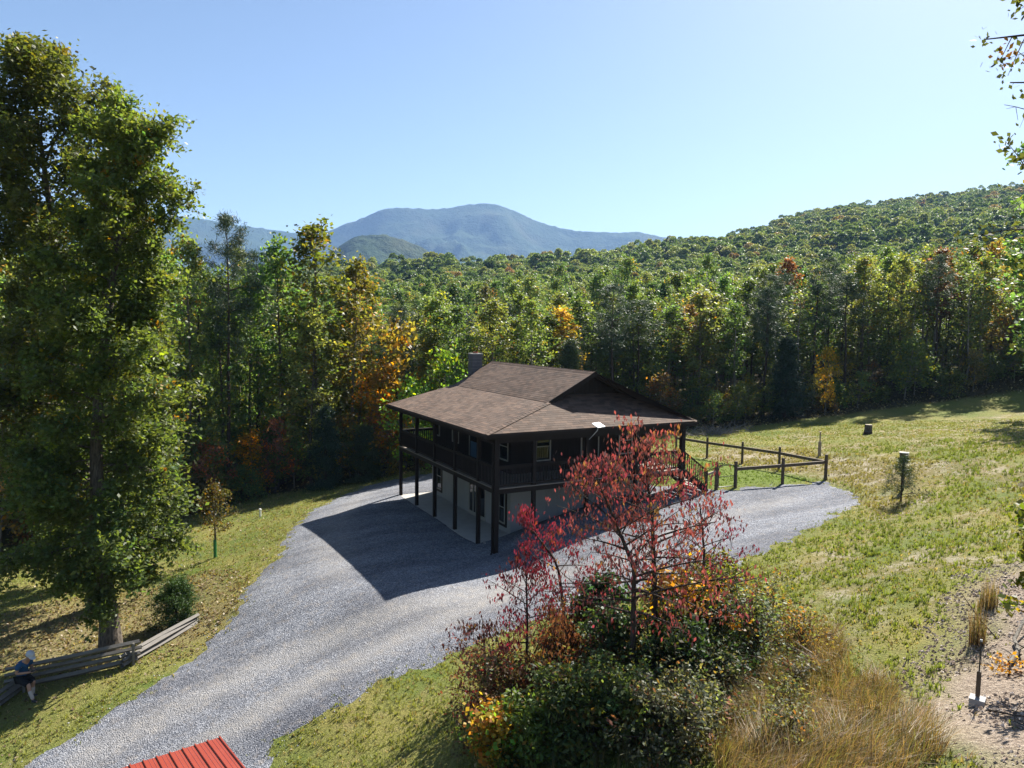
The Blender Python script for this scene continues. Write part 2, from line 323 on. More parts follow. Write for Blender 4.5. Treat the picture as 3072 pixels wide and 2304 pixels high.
a = me.attributes.new('mask', 'FLOAT_COLOR', 'POINT')
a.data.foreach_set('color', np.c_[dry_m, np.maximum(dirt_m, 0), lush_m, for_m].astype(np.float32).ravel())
a = me.attributes.new('bare', 'FLOAT', 'POINT'); a.data.foreach_set('value', dirt2_m.astype(np.float32))
m, nt, ns, ls = newmat('lawn_ground')
mk = attr(nt, 'mask'); sep = nt.nodes.new('ShaderNodeSeparateColor'); ls.new(mk.outputs['Color'], sep.inputs[0]); br = attr(nt, 'bare')
v = pos(nt)
n1 = noise(nt, v, .35, 4, .6); n2 = noise(nt, v, 2.2, 4, .65); n3 = noise(nt, v, 14, 3, .7); n4 = noise(nt, v, 45, 2, .7)
g1 = mixc(nt, (.115, .155, .034), (.235, .215, .065), ramp(nt, n1, [(.35, (0, 0, 0)), (.65, (1, 1, 1))]))
g1 = mixc(nt, g1, (.27, .21, .10), math_(nt, 'MULTIPLY', ramp(nt, n2, [(.5, (0, 0, 0)), (.75, (1, 1, 1))]), .6))
g1 = mixc(nt, g1, (.5, .5, .45), ramp(nt, n3, [(.25, (1, 1, 1)), (.6, (0, 0, 0))]), 'MULTIPLY')
dryc = mixc(nt, (.16, .125, .065), (.27, .21, .12), ramp(nt, n3, [(.3, (0, 0, 0)), (.7, (1, 1, 1))]))
dryc = mixc(nt, dryc, (.13, .12, .03), math_(nt, 'MULTIPLY', n2, .45))
dirtc = mixc(nt, (.17, .13, .10), (.40, .33, .265), ramp(nt, n3, [(.3, (0, 0, 0)), (.7, (1, 1, 1))]))
dirtc = mixc(nt, dirtc, (.12, .085, .06), ramp(nt, n4, [(.3, (1, 1, 1)), (.5, (0, 0, 0))]))
lushc = mixc(nt, (.09, .135, .022), (.14, .17, .035), n2)
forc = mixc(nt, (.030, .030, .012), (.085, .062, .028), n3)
b2 = mixc(nt, (.13, .10, .045), (.25, .19, .10), ramp(nt, n3, [(.35, (0, 0, 0)), (.65, (1, 1, 1))]))
soil = mixc(nt, (.24, .19, .14), (.46, .40, .33), ramp(nt, n3, [(.3, (0, 0, 0)), (.7, (1, 1, 1))]))
b2 = mixc(nt, b2, soil, ramp(nt, noise(nt, v, 1.1, 5, .7), [(.50, (0, 0, 0)), (.58, (1, 1, 1))]))
c = mixc(nt, g1, dryc, math_(nt, 'MULTIPLY', sep.outputs[0], .75))
c = mixc(nt, c, b2, math_(nt, 'MULTIPLY', br.outputs['Fac'], .75))
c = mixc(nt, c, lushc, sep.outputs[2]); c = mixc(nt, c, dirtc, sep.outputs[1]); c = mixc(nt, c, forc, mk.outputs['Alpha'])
hh = math_(nt, 'ADD', n3, math_(nt, 'MULTIPLY', n4, .5))
finish(nt, c, .95, .1, bump(nt, hh, .9, .09)); M['ground'] = m
me.materials.append(m)
tag(mobj('ground', me), 'sloping lawn and forest floor of grass, dry leaves and bare dirt', None, None, 'structure')

# gravel drive: its own sheet, whose ragged edge dips under the lawn
h = .16
bx = np.arange(-18.5, 19.5, h); by = np.arange(-9.5, 19.6, h)
X, Y = np.meshgrid(bx, by); x, y = X.ravel(), Y.ravel()
s = sdf(GRAVEL, x, y)
edge = s+.9*(fbm(x, y, 1.6, 31)-.5)*2*.55+.60*(fbm(x, y, .45, 33)-.5)*2
# grassy islands / centre strip near the lawn
worn = np.exp(-(np.minimum(sdf([(-2, -4.6), (-6, -4.9), (-9, -5.1), (-13, -6.0), (-9, -5.0), (-6, -4.8)], x, y), 9)/.55)**2)+.9*np.exp(-(sdf([(4, -5.2), (-1, -3.9), (-5.5, -3.3), (-9.5, -3.0), (-14, -4.2), (-9.5, -2.9), (-5.5, -3.2), (-1, -3.8)], x, y)/.6)**2)+.6*np.exp(-(sdf([(14, -2.6), (9, -3.2), (4, -4.1), (9, -3.1)], x, y)/.5)**2)+.5*np.exp(-(sdf([(-6.2, 1), (-5.5, 5), (-3.5, 10), (-1, 14.5), (-3.6, 10)], x, y)/.7)**2)
z = ground(x, y)-.16*((x > -.05) & (x < 9.5) & (y > 1.6) & (y < 11.4))+np.clip(-edge*.12, -.12, .035)+(vnoise(x, y, .22, 40)-.5)*.012
I = np.arange(len(x)).reshape(X.shape)
F = np.stack([I[:-1, :-1], I[:-1, 1:], I[1:, 1:], I[1:, :-1]], -1).reshape(-1, 4)
F = F[(s[F] < .75).all(1)]
used = np.unique(F); mp = np.full(len(x), -1); mp[used] = np.arange(len(used))
m, nt, ns, ls = newmat('grey_gravel')
v = pos(nt); c1 = voro(nt, v, 26); c2 = voro(nt, v, 60); sp = nt.nodes.new('ShaderNodeSeparateColor'); ls.new(c1, sp.inputs[0]); sp2 = nt.nodes.new('ShaderNodeSeparateColor'); ls.new(c2, sp2.inputs[0])
st = ramp(nt, math_(nt, 'ADD', math_(nt, 'MULTIPLY', sp.outputs[0], .6), math_(nt, 'MULTIPLY', sp2.outputs[1], .4)), [(.08, (.052, .056, .066)), (.4, (.122, .130, .154)), (.65, (.185, .195, .222)), (.92, (.34, .345, .37))])
n1 = noise(nt, pos(nt, (.45, 1.6, 1)), .5, 4, .6); n2 = noise(nt, v, 3.5, 4, .65)
st = mixc(nt, st, (.60, .60, .62), ramp(nt, n1, [(.4, (0, 0, 0)), (.62, (1, 1, 1))]), 'MULTIPLY')
st = mixc(nt, st, (.26, .22, .18), math_(nt, 'MULTIPLY', ramp(nt, n2, [(.52, (0, 0, 0)), (.72, (1, 1, 1))]), .40))
wr_ = attr(nt, 'worn'); st = mixc(nt, st, mixc(nt, st, (.31, .29, .265), .6), math_(nt, 'MULTIPLY', wr_.outputs['Fac'], math_(nt, 'ADD', n2, .25), True))
dd = voro(nt, v, 30, 'Distance')
finish(nt, st, .9, .25, bump(nt, dd, .9, .03)); M['gravel'] = m
gme = mesh_np('gravel_drive', np.c_[x, y, z][used], mp[F], m, None, True); a = gme.attributes.new('worn', 'FLOAT', 'POINT'); a.data.foreach_set('value', worn[used].astype(np.float32))
tag(mobj('gravel_drive', gme), 'grey gravel driveway curving round the dark cabin', None, None, 'structure')

# ------------------------------------------------------------------ the cabin
cabin = empty('cabin', (0, 0, 0), 'dark brown two storey cabin with wraparound porch and shingled roof', 'cabin')
EZ = 4.96                                   # eave height
XL, XR, YF, YB = -.61, 10.25, -.25, 11.83
ridge = [Vector((5.7, 1.49, 7.2)), Vector((5.7, YB, 7.2))]
A0, A1, A2, A3 = Vector((XL, YF, EZ)), Vector((3.25, 1.49, 5.9)), Vector((3.25, YB, 5.9)), Vector((XL, YB, EZ))
D1, D2 = Vector((8.34, 1.49, 5.9)), Vector((XR, YF, EZ))
planes = [                                   # polygon (counter-clockwise from above), eave direction
    [A0, A1, A2, A3],
    [A1, ridge[0], ridge[1], A2],
    [D2, Vector((XR, YB, EZ)), ridge[1], ridge[0], D1],
    [A0, D2, D1, Vector((7.83, 2.0, 6.175)), Vector((3.77, 2.0, 6.175)), A1],
]
eave_dir = [Vector((0, -1, 0)), Vector((0, -1, 0)), Vector((0, 1, 0)), Vector((1, 0, 0))]
rf = MB()
for P in planes:
    n = (P[1]-P[0]).cross(P[2]-P[0]).normalized()
    if n.z < 0: n = -n
    k = len(P); V = [p-n*.004 for p in P]+[p-n*.10 for p in P]
    F = []
    q = list(range(k))
    if k == 4: F = [(0, 1, 2, 3), (7, 6, 5, 4)]
    elif k == 5: F = [(0, 1, 2, 3), (0, 3, 4, 4), (8, 7, 6, 5), (9, 8, 5, 5)]
    else: F = [(0, 1, 2, 5), (2, 3, 4, 5), (11, 8, 7, 6), (11, 10, 9, 8)]
    F += [(a, a+k, (a+1) % k+k, (a+1) % k) for a in range(k)]
    bm = bmesh.new(); vs = [bm.verts.new(v) for v in V]
    for f in F:
        f = list(dict.fromkeys(f)); bm.faces.new([vs[i] for i in f])
    bmesh.ops.triangulate(bm, faces=bm.faces); bmesh.ops.recalc_face_normals(bm, faces=bm.faces); bm.verts.index_update()
    rf.add([v.co[:] for v in bm.verts], [tuple(v.index for v in f.verts) for f in bm.faces], (.10, .075, .06)); bm.free()
roof = mobj('roof', rf.mesh('roof', M['shingle']), cabin)
# shingles: every tab a thin slab in its course; those nearest the front corner are objects of their own
shing = []                                  # (centre, x axis, y axis(up slope), normal, width, length)
EXPO, TAB = .15, .32
for P, e in zip(planes, eave_dir):
    n = (P[1]-P[0]).cross(P[2]-P[0]).normalized()
    if n.z < 0: n = -n
    up = n.cross(e).normalized()
    if up.z < 0: up = -up
    o = P[0]; uv = [((p-o).dot(e), (p-o).dot(up)) for p in P]
    vmin, vmax = min(q[1] for q in uv), max(q[1] for q in uv); r = 0; v = vmin
    while v < vmax-.03:
        vm = v+EXPO*.5; xs = []
        for (x0, y0), (x1, y1) in zip(uv, uv[1:]+uv[:1]):
            if (y0 > vm) != (y1 > vm): xs.append(x0+(vm-y0)/(y1-y0)*(x1-x0))
        xs.sort()
        for a, b in zip(xs[::2], xs[1::2]):
            u = a-(r % 2)*TAB*.5-random.random()*.06
            while u < b:
                u0, u1 = max(u+.002, a), min(u+TAB-.002, b)
                if u1-u0 > .05:
                    c = o+e*((u0+u1)/2)+up*(v+EXPO*.5)+n*.012
                    shing.append((c, e, (up+n*-.035).normalized(), n, u1-u0, EXPO+.012))
                u += TAB
        v += EXPO; r += 1
nearp = Vector((1.5, -.2, 5.0)); shing.sort(key=lambda s: (s[0]-nearp).length)
def shade():
    b = random.choice([.8, .95, 1.05, 1.2, 1.0, .65]); w = random.random()
    return (.128*b+.02*w, .088*b+.006*w, .066*b)
sv = MB(); shade_mesh = []
uc = [(x, y, z) for x in (-.5, .5) for y in (-.5, .5) for z in (-.5, .5)]
uf = [(0, 1, 3, 2), (4, 6, 7, 5), (0, 4, 5, 1), (2, 3, 7, 6), (0, 2, 6, 4), (1, 5, 7, 3)]
for i in range(9):
    shade_mesh.append(mesh_np('shingle', uc, uf, M['shingle'], shade()))
for i, (c, e, up, n, w, L) in enumerate(shing):
    nn = e.cross(up)
    m = Matrix(((e.x*w, up.x*L, nn.x*.008, c.x), (e.y*w, up.y*L, nn.y*.008, c.y), (e.z*w, up.z*L, nn.z*.008, c.z), (0, 0, 0, 1)))
    if i < 290: mobj('shingle', random.choice(shade_mesh), roof, m)
    else: sv.add([m @ Vector(v) for v in uc], uf, shade())
tag(mobj('shingle_courses', sv.mesh('shingle_courses', M['shingle']), roof), None, None, None, 'stuff')
# hip and ridge caps
def caps(a, b, w=.17, drop=.35, nm='ridge_cap'):
    a, b = Vector(a), Vector(b); d = (b-a); L = d.length; d.normalize(); s = d.cross(Vector((0, 0, 1))).normalized(); u = s.cross(d)
    k = int(L/.2); mb = MB()
    for i in range(k):
        p = a+d*(i*L/k); q = a+d*((i+1.15)*L/k); l = .022; h0 = .028
        V = [p-s*w-u*(w*drop-h0), p+u*(h0+.012), p+s*w-u*(w*drop-h0), q-s*w-u*(w*drop-h0+l*.5), q+u*(h0-.004), q+s*w-u*(w*drop-h0+l*.5)]
        mb.add(V, [(0, 1, 4, 3), (1, 2, 5, 4)], shade())
    mobj(nm, mb.mesh(nm, M['shingle']), roof)
caps(A0, A1, .14, .28, 'hip_cap'); caps(D2, D1, .14, .35, 'hip_cap'); caps(ridge[0]+Vector((0, -.02, 0)), ridge[1], .16, .5)
# fascia, gutter, rake boards, soffit
dw = M['dark_wood']
for p, q in (((XL+.012, YF, EZ-.13), (XL+.012, YB, EZ-.13)), ((XL, YF+.012, EZ-.13), (XR, YF+.012, EZ-.13)), ((XR-.012, YF+.03, EZ-.13), (XR-.012, YB, EZ-.13))):
    beam('fascia', cabin, p, q, .025, .17, dw)
for p, q in (((XL-.055, YF-.05, EZ-.075), (XL-.055, YB, EZ-.075)), ((XL-.11, YF-.055, EZ-.075), (XR+.05, YF-.055, EZ-.075))):
    gb = MB(); p, q = Vector(p), Vector(q); d = (q-p).normalized(); s = d.cross(Vector((0, 0, 1)))
    prof = [(-.05, .05), (-.05, -.05), (.05, -.05), (.05, .04), (.042, .04), (.042, -.04), (-.042, -.04), (-.042, .05)]
    V = [p+s*a+Vector((0, 0, b)) for a, b in prof]+[q+s*a+Vector((0, 0, b)) for a, b in prof]
    gb.add(V, [(i, (i+1) % 8, (i+1) % 8+8, i+8) for i in range(8)]); mobj('gutter', gb.mesh('gutter', M['dark_wood']), cabin)
box('soffit', cabin, (XL+.03, YF+.03, EZ-.19), (1.83, YB-.03, EZ-.165), dw)
box('soffit', cabin, (1.835, YF+.03, EZ-.19), (XR-.03, 2.18, EZ-.165), dw)
for a, b in ((A1, ridge[0]), (D1, ridge[0])):
    off = Vector((0, -.014, -.10)); a = a.lerp(b, .07); beam('rake_board', cabin, a+off+Vector((0, 0, .02)), b+off, .03, .2, dw)
for a, b in ((A3, A2), (A2, ridge[1]), (ridge[1], Vector((XR, YB, EZ)))):
    off = Vector((0, .014, -.10)); beam('rake_board', cabin, a+off, b+off, .03, .18, dw)
# gable wall with its planks (y = 2.0)
sd = M['siding']
x = 3.5
while x < 8.1:
    zt = min(7.2-.53*max(0, 5.7-x), 7.2-.492*max(0, x+.2-5.7))-.13
    if zt > 6.12: box('plank', cabin, (x+.006, 1.97+random.random()*.008, 6.0), (x+.2, 2.02, zt), sd)
    x += .206
box('gable_backing', cabin, (3.9, 2.03, 5.4), (7.6, 2.10, 6.15), dw)
gbk = MB(); gbk.add([(3.85, 2.04, 6.1), (7.6, 2.04, 6.1), (5.7, 2.04, 7.06), (3.85, 2.09, 6.1), (7.6, 2.09, 6.1), (5.7, 2.09, 7.06)], [(0, 1, 2), (5, 4, 3)]); mobj('gable_wall', gbk.mesh('gable_wall', dw), cabin)
# upper walls (backing) + planks + battens
WX, WY, WXR, WYB = 1.85, 2.2, 9.62, 11.42
DZ = 2.72                                   # deck floor
uw = sub('upper_wall', cabin)
box('backing', uw, (WX+.03, WY+.03, 2.6), (WXR, WYB, EZ-.02), dw)
openL = [(10.45, 11.05, 3.32, 4.45), (7.87, 8.62, 3.3, 4.45), (5.62, 6.5, 2.76, 4.75), (2.5, 3.3, 3.3, 4.45)]   # left wall: y0,y1,z0,z1
openF = [(3.13, 3.81, 3.26, 4.45), (5.55, 6.45, 2.76, 4.75), (7.7, 8.4, 3.26, 4.45)]
def plank_row(lo, hi, opens, face, z0, z1, mat, w, nm, parent):
    u = lo
    while u < hi-.02:
        u1 = min(u+w, hi); mid = (u+u1)/2; segs = [(z0, z1)]
        for a, b, c, d in opens:
            if a-.04 < mid < b+.04: segs = [s for s in ((z0, c-.06), (d+.06, z1)) if s[1]-s[0] > .05]
        for s0, s1 in segs:
            j = random.random()*.01
            if face == 'L': box(nm, parent, (WX-.005-j, u+.004, s0), (WX+.03, u1-.004, s1), mat)
            else: box(nm, parent, (u+.004, WY-.005-j, s0), (u1-.004, WY+.03, s1), mat)
        u = u1
plank_row(WY+.0, WYB, openL, 'L', DZ, EZ-.17, sd, .30, 'plank', uw)
plank_row(WX+.0, WXR, openF, 'F', DZ, EZ-.17, sd, .30, 'plank', uw)
def opening(nm, face, a, b, c, d, trim, fw=.055, panes=True, depth=.0, parent=cabin, bars=True):
    w = sub(nm, parent)
    def bx_(n, a0, b0, c0, d0, o0, o1, mat):
        if face == 'L': return box(n, w, (WX-o1, a0, c0), (WX-o0, b0, d0), mat)
        return box(n, w, (a0, WY-o1, c0), (b0, WY-o0, d0), mat)
    bx_('pane', a, b, c, d, -.028, -.005, M['glass'])
    bx_('frame', a-fw, a, c-fw, d+fw, -.02, .035, trim); bx_('frame', b, b+fw, c-fw, d+fw, -.02, .035, trim)
    bx_('frame', a, b, d, d+fw, -.02, .033, trim); bx_('sill', a, b, c-fw, c, -.02, .05, trim)
    if bars: bx_('sash_bar', a, b, (c+d)/2-.018, (c+d)/2+.018, -.004, .012, trim)
    return w
for q in (0, 1, 3): opening('window', 'L', *openL[q], M['trim'])
dr = opening('door', 'L', *openL[2], M['trim'], .05, bars=False)
box('door_leaf', dr, (WX-.012, openL[2][0]+.02, DZ+.05), (WX+.004, openL[2][1]-.02, 3.6), M['sky_reflection'])  # panel over the pane; its blue is painted reflected sky
for q in (0, 2): opening('window', 'F', *openF[q], M['trim'])
d2 = opening('door', 'F', *openF[1], M['trim'], .05, bars=False); box('door_leaf', d2, (5.57, WY-.012, DZ+.05), (6.43, WY+.004, 4.7), M['siding'])
# basement walls of pale panels
bw = sub('basement_wall', cabin)
box('backing', bw, (WX+.03, WY+.03, -.6), (WXR, WYB, 2.58), M['panel'])
lowL = [(10.12, 10.75, .42, 1.75), (4.72, 6.5, .06, 2.1), (2.68, 3.28, .42, 1.75)]
def low_row(lo, hi, opens, face):
    plank_row(lo, hi, opens, face, -.3, 2.55, M['panel'], .61, 'panel', bw)
low_row(WY, WYB, lowL, 'L'); low_row(WX, WXR, [], 'F')
for q in (0, 2):
    w = opening('window', 'L', *lowL[q], M['trim'], .05)
    a, b, c, d = lowL[q]
    for (a0, b0, c0, d0) in ((a-.17, a-.056, c-.17, d+.17), (b+.056, b+.17, c-.17, d+.17), (a-.055, b+.055, c-.17, c-.056), (a-.055, b+.055, d+.056, d+.17)):
        box('casing', w, (WX-.045, a0, c0), (WX+.02, b0, d0), dw)
sl = opening('sliding_door', 'L', *lowL[1], M['trim'], .06, bars=False)
a, b, c, d = lowL[1]
for yy in (a+(b-a)*.5, a+(b-a)*.5+.09, b-.45): box('stile', sl, (WX-.03, yy-.03, c), (WX+.004, yy+.03, d), M['trim'])
box('stile', sl, (WX-.03, a, c), (WX+.004, b, c+.10), M['trim'])
# deck: joists, boards, beams
deck = sub('deck', cabin)
x = -.09
while x < WX-.02: box('deck_board', deck, (x, -.09, DZ-.035), (x+.134, 11.46, DZ), M['deck_wood']); x += .14
y = -.09
while y < WY-.02: box('deck_board', deck, (WX+.02, y, DZ-.035), (9.80, y+.134, DZ), M['deck_wood']); y += .14
for p, q in (((-.02, -.1, 2.59), (-.02, 11.46, 2.59)), ((.06, -.02, 2.585), (9.78, -.02, 2.585)), ((9.72, .06, 2.59), (9.72, 2.18, 2.59)), ((.06, 11.40, 2.585), (1.84, 11.40, 2.585))):
    beam('rim_beam', deck, p, q, .09, .20, dw)
for i in range(26): box('joist', deck, (.05, .3+i*.42, 2.50), (WX, .34+i*.42, DZ-.04), dw)
for i in range(18): box('joist', deck, (WX+.12+i*.43, .05, 2.50), (WX+.16+i*.43, WY, DZ-.04), dw)
# posts
PY = [1.61, 4.05, 6.49, 8.93, 11.37]; PX = [0, 1.74, 4.35, 6.97, 9.64]
for y in PY: box('post', cabin, (-.075, y-.075, -.1), (.075, y+.075, EZ-.19), dw)
for x in PX:
    w = .10 if x in (0, 9.64) else .075; box('post', cabin, (x-w, -w, gz(x, 0)-.3), (x+w, w, EZ-.19), dw)
box('header', cabin, (-.07, .06, EZ-.42), (.07, 11.45, EZ-.20), dw); box('header', cabin, (.08, -.07, EZ-.42), (9.75, .07, EZ-.203), dw)
# railings
def railing(p, q, posts_gap=.115):
    r = sub('railing', cabin)
    p, q = Vector(p), Vector(q); d = (q-p); L = d.length; dn = d.normalized()
    beam('top_rail', r, p+Vector((0, 0, .88)), q+Vector((0, 0, .88)), .13, .04, dw)
    beam('lower_rail', r, p+Vector((0, 0, .80)), q+Vector((0, 0, .80)), .04, .09, dw); beam('lower_rail', r, p+Vector((0, 0, .10)), q+Vector((0, 0, .10)), .04, .09, dw)
    k = int(L/.125)
    for i in range(1, k):
        c = p+d*(i/k); beam('baluster', r, c+Vector((0, 0, .06)), c+Vector((0, 0, .84)), .038, .036, M['stair_wood'] if p.x > 6.9 else dw, dn)  # right bay balusters get a lighter brown: sunlight put into their colour
ys = [0.0]+PY
for a, b in zip(ys, ys[1:]): railing((0, a+.08, DZ), (0, b-.08, DZ))
for a, b in zip(PX, PX[1:]): railing((a+.09, 0, DZ), (b-.09, 0, DZ))
railing((.08, 11.37, DZ), (WX, 11.37, DZ))
# stairs at the right end
st = sub('stairs', cabin)
g0 = gz(11.25, .8); NR = 7; run = 1.6
for i in range(NR):
    z = DZ-(i+1)*(DZ-g0)/(NR)
    if i < NR-1: box('tread', st, (9.76+i*run/NR, .08, z-.04), (9.76+(i+1)*run/NR+.03, 1.5, z), M['deck_wood'])
for y in (.05, 1.53): beam('stringer', st, (9.72, y, DZ-.12), (9.72+run, y, g0-.02), .04, .26, dw)
for y in (0.0, 1.58):
    r = sub('stair_railing', cabin)
    for zz, w in ((.90, .12), (.12, .04)): beam('stair_rail', r, (9.70, y, DZ+zz-.05), (11.20, y, g0+.17+zz-.03), w, .07 if w < .1 else .045, M['stair_wood'])
    for i in range(1, 11):
        f = i/11; xx = 9.72+1.46*f; zz = DZ*(1-f)+(g0+.17)*f; box('baluster', r, (xx-.018, y-.018, zz+.02), (xx+.018, y+.018, zz+.88), M['stair_wood'])
    box('newel_post', r, (11.14, y-.05, g0-.2), (11.24, y+.05, g0+1.05), M['stair_wood'])
# patio slab, chimney, downspout
box('patio_slab', cabin, (-.12, 1.50, -.25), (WX-.01, 11.5, .02), M['concrete'])
box('slab_step', cabin, (.16, .55, -.2), (WX-.05, 1.44, .10), M['concrete'])
ch = sub('chimney', cabin)
z = 2.0
while z < 7.55:
    j = random.random()*.012; hgt = .19
    box('chimney_block', ch, (4.49-j, 11.95, z), (4.80, 12.55, z+hgt), M['block']); box('chimney_block', ch, (4.806, 11.95-j, z), (5.10+j, 12.55, z+hgt), M['block']); z += .2
box('chimney_core', ch, (4.52, 11.98, .3), (5.07, 12.52, 7.55), M['stone'])
box('chimney_cap', ch, (4.47, 11.93, z), (5.12, 12.57, z+.07), M['concrete']); fl = MB()
th = np.linspace(0, 2*np.pi, 13)[:-1]; ring = lambda r, zz: np.c_[4.8+r*np.cos(th), 12.25+r*np.sin(th), np.full(12, zz)]
fl.add(np.r_[ring(.14, z+.06), ring(.14, z+.16), ring(.11, z+.16), ring(.11, z+.06)], [(k*12+i, k*12+(i+1) % 12, k*12+12+(i+1) % 12, k*12+12+i) for k in range(3) for i in range(12)])
m_, nt, _, _ = newmat('terracotta'); finish(nt, (.22, .07, .04), .8, .2); M['terracotta'] = m_
mobj('chimney_flue', fl.mesh('chimney_flue', m_), ch)
ds = MB(); ds.tube([(XL-.05, YF+.35, EZ-.12), (XL-.03, YF+.37, EZ-.22), (-.25, -.03, EZ-.36), (-.14, .02, EZ-.45), (-.14, .02, 2.5), (-.14, .02, .12), (-.25, -.1, .05)], .038, 6)
mobj('downspout', ds.mesh('downspout', M['dark_wood']), cabin)
# porch lantern by the door
lt = sub('wall_lantern', cabin)
box('lantern_body', lt, (WX-.16, 6.9, 3.98), (WX-.06, 7.0, 4.18), M['black']); box('lantern_arm', lt, (WX-.06, 6.935, 4.1), (WX, 6.965, 4.14), M['black'])

# ------------------------------------------------------------------ internet antenna on the eave
an = empty('antenna', (4.6, -.3, 4.7), 'flat white antenna panel on a thin arm at the front eave', 'antenna')
pc = Vector((4.62, -.42, 5.09)); mt = Matrix.Translation(pc) @ Matrix.Rotation(R(20), 4, 'Z') @ Matrix.Rotation(R(24), 4, 'X')
mobj('panel', cube_mesh(M['white']), an, mt @ Matrix.Diagonal((.52, .36, .035, 1)))
tb = MB(); tb.tube([(4.62, -.42, 5.06), (4.58, -.40, 4.86), (4.46, -.28, 4.66), (4.40, -.07, 4.45)], .02, 6); mobj('arm', tb.mesh('arm', M['galv']), an)

# ------------------------------------------------------------------ treated post and rail fence with gate
fence = empty('post_and_rail_fence', (13.1, 0, 1.5), 'single rail wooden fence round the small green yard by the stairs', 'fence')
fw = M['fence_wood']
FP = [(11.96, .13), (13.13, .05), (15.82, -.46), (18.43, -.91), (18.57, 2.18), (18.26, 4.58), (17.9, 7.05), (17.7, 9.6)]
def rnd_post(nm, parent, x, y, z0, z1, r, mat):
    mb = MB(); k = 8; th = np.arange(k)*2*np.pi/k+.3
    V = [(x+r*a*math.cos(t), y+r*a*math.sin(t), z) for z, a in ((z0, 1.05), (z1-.03, 1), (z1, .8)) for t in th]+[(x, y, z1+.01)]
    mb.add(V, [(b*k+i, b*k+(i+1) % k, (b+1)*k+(i+1) % k, (b+1)*k+i) for b in range(2) for i in range(k)])
    mb.add(V, [(2*k+i, 2*k+i+1, 2*k+(i+2) % k, 3*k) for i in range(0, k, 2)])
    return mobj(nm, mb.mesh(nm, mat), parent)
for i, (x, y) in enumerate(FP): rnd_post('post', fence, x, y, gz(x, y)-.3, gz(x, y)+(1.32 if i < 4 else 1.28), .085 if i < 4 else .07, fw)
for i in range(1, len(FP)-1):
    (x0, y0), (x1, y1) = FP[i], FP[i+1]; hh = .93
    beam('rail', fence, (x0, y0, gz(x0, y0)+hh), (x1, y1, gz(x1, y1)+hh), .09, .15, fw)
beam('rail', fence, (11.25, .1, gz(11.25, .1)+.82), (11.96, .13, gz(11.96, .13)+.92), .07, .10, M['pale_wood'])
gt = sub('gate', fence)
g0 = gz(12.5, .1)
def gp(f, z): return (11.96+.11+(13.13-11.96-.22)*f, .13-.08*f-.03, g0+z)
tb = MB(); tb.tube([gp(0, .12), gp(0, 1.02), gp(.03, 1.11), gp(.12, 1.16), gp(.88, 1.16), gp(.97, 1.11), gp(1, 1.02), gp(1, .12), gp(0, .12)], .022, 6); mobj('gate_frame', tb.mesh('gate_frame', M['black']), gt)
for zz in (.62,): tb = MB(); tb.tube([gp(0, zz), gp(1, zz)], .016, 6); mobj('gate_bar', tb.mesh('gate_bar', M['black']), gt)

# ------------------------------------------------------------------ small things on the lawn
def pole(nm, label, cat, x, y, h, w, mat, extra=None):
    z = gz(x, y); e = empty(nm, (x, y, z), label, cat); box('post', e, (x-w/2, y-w/2, z-.2), (x+w/2, y+w/2, z+h), mat); return e, z
bx0, by0 = 17.3, -5.75
e, z = pole('birdhouse', 'birdhouse on a dark post behind a pine seedling on the hillside', 'birdhouse', bx0, by0, 1.25, .10, M['dark_wood'])
hb = box('house_box', e, (bx0-.17, by0-.17, z+1.25), (bx0+.17, by0+.17, z+1.68), M['fence_wood'], .5); box('lid', e, (bx0-.19, by0-.19, z+1.685), (bx0+.19, by0+.19, z+1.72), M['concrete'], .5)
ho = MB(); th = np.arange(12)*2*np.pi/12; ho.add([(bx0-.17+.035*math.cos(t)-.06, by0-.17-.05, z+1.5+.035*math.sin(t)) for t in th], [(0, 1, 2, 3), (0, 3, 4, 5), (0, 5, 6, 7), (0, 7, 8, 9), (0, 9, 10, 11)]); mobj('entrance_hole', ho.mesh('entrance_hole', M['black']), e)
x0, y0 = 30.73, 5.51; z = gz(x0, y0); e = empty('tree_stump', (x0, y0, z), 'short grey stump standing alone on the upper lawn', 'stump')
mb = MB(); mb.tube([(x0, y0, z-.1), (x0, y0, z+.08), (x0+.01, y0, z+.3), (x0+.02, y0, z+.62)], [.36, .27, .235, .23], 12); mobj('stump_bark', mb.mesh('stump_bark', M['bark']), e)
mb = MB(); mb.add([(x0+.02+.228*math.cos(t), y0+.228*math.sin(t), z+.618) for t in th]+[(x0+.02, y0, z+.64)], [(i, i+1, (i+2) % 12, 12) for i in range(0, 12, 2)]); mobj('cut_face', mb.mesh('cut_face', M['pale_wood']), e)
mb = MB(); mb.box((x0-.5, y0-.35, z-.05), (x0-.1, y0-.05, z+.18)); mobj('root_flare', mb.mesh('root_flare', M['bark_dark']), e)
x0, y0 = 22.75, 2.93; e, z = pole('marker_post', 'pale wooden post with a thinner white top beyond the fence corner', 'post', x0, y0, .85, .13, M['pale_wood'])
rnd_post('top_pipe', e, x0, y0, z+.85, z+1.4, .04, M['pale_wood']); box('cap', e, (x0-.07, y0-.07, z+1.405), (x0+.07, y0+.07, z+1.44), M['pale_wood'])
x0, y0 = -6.59, 16.06; z = gz(x0, y0); e = empty('septic_pipe', (x0, y0, z), 'short white capped pipe standing in the left lawn', 'pipe')
rnd_post('pipe', e, x0, y0, z-.2, z+.42, .062, M['white_pipe']); rnd_post('cap', e, x0, y0, z+.40, z+.47, .075, M['white_pipe'])
x0, y0 = -.55, -18.74; z = gz(x0, y0)+.03; e = empty('marker_stake', (x0, y0, z), 'thin stake in a concrete block on the bare dirt bank', 'stake')
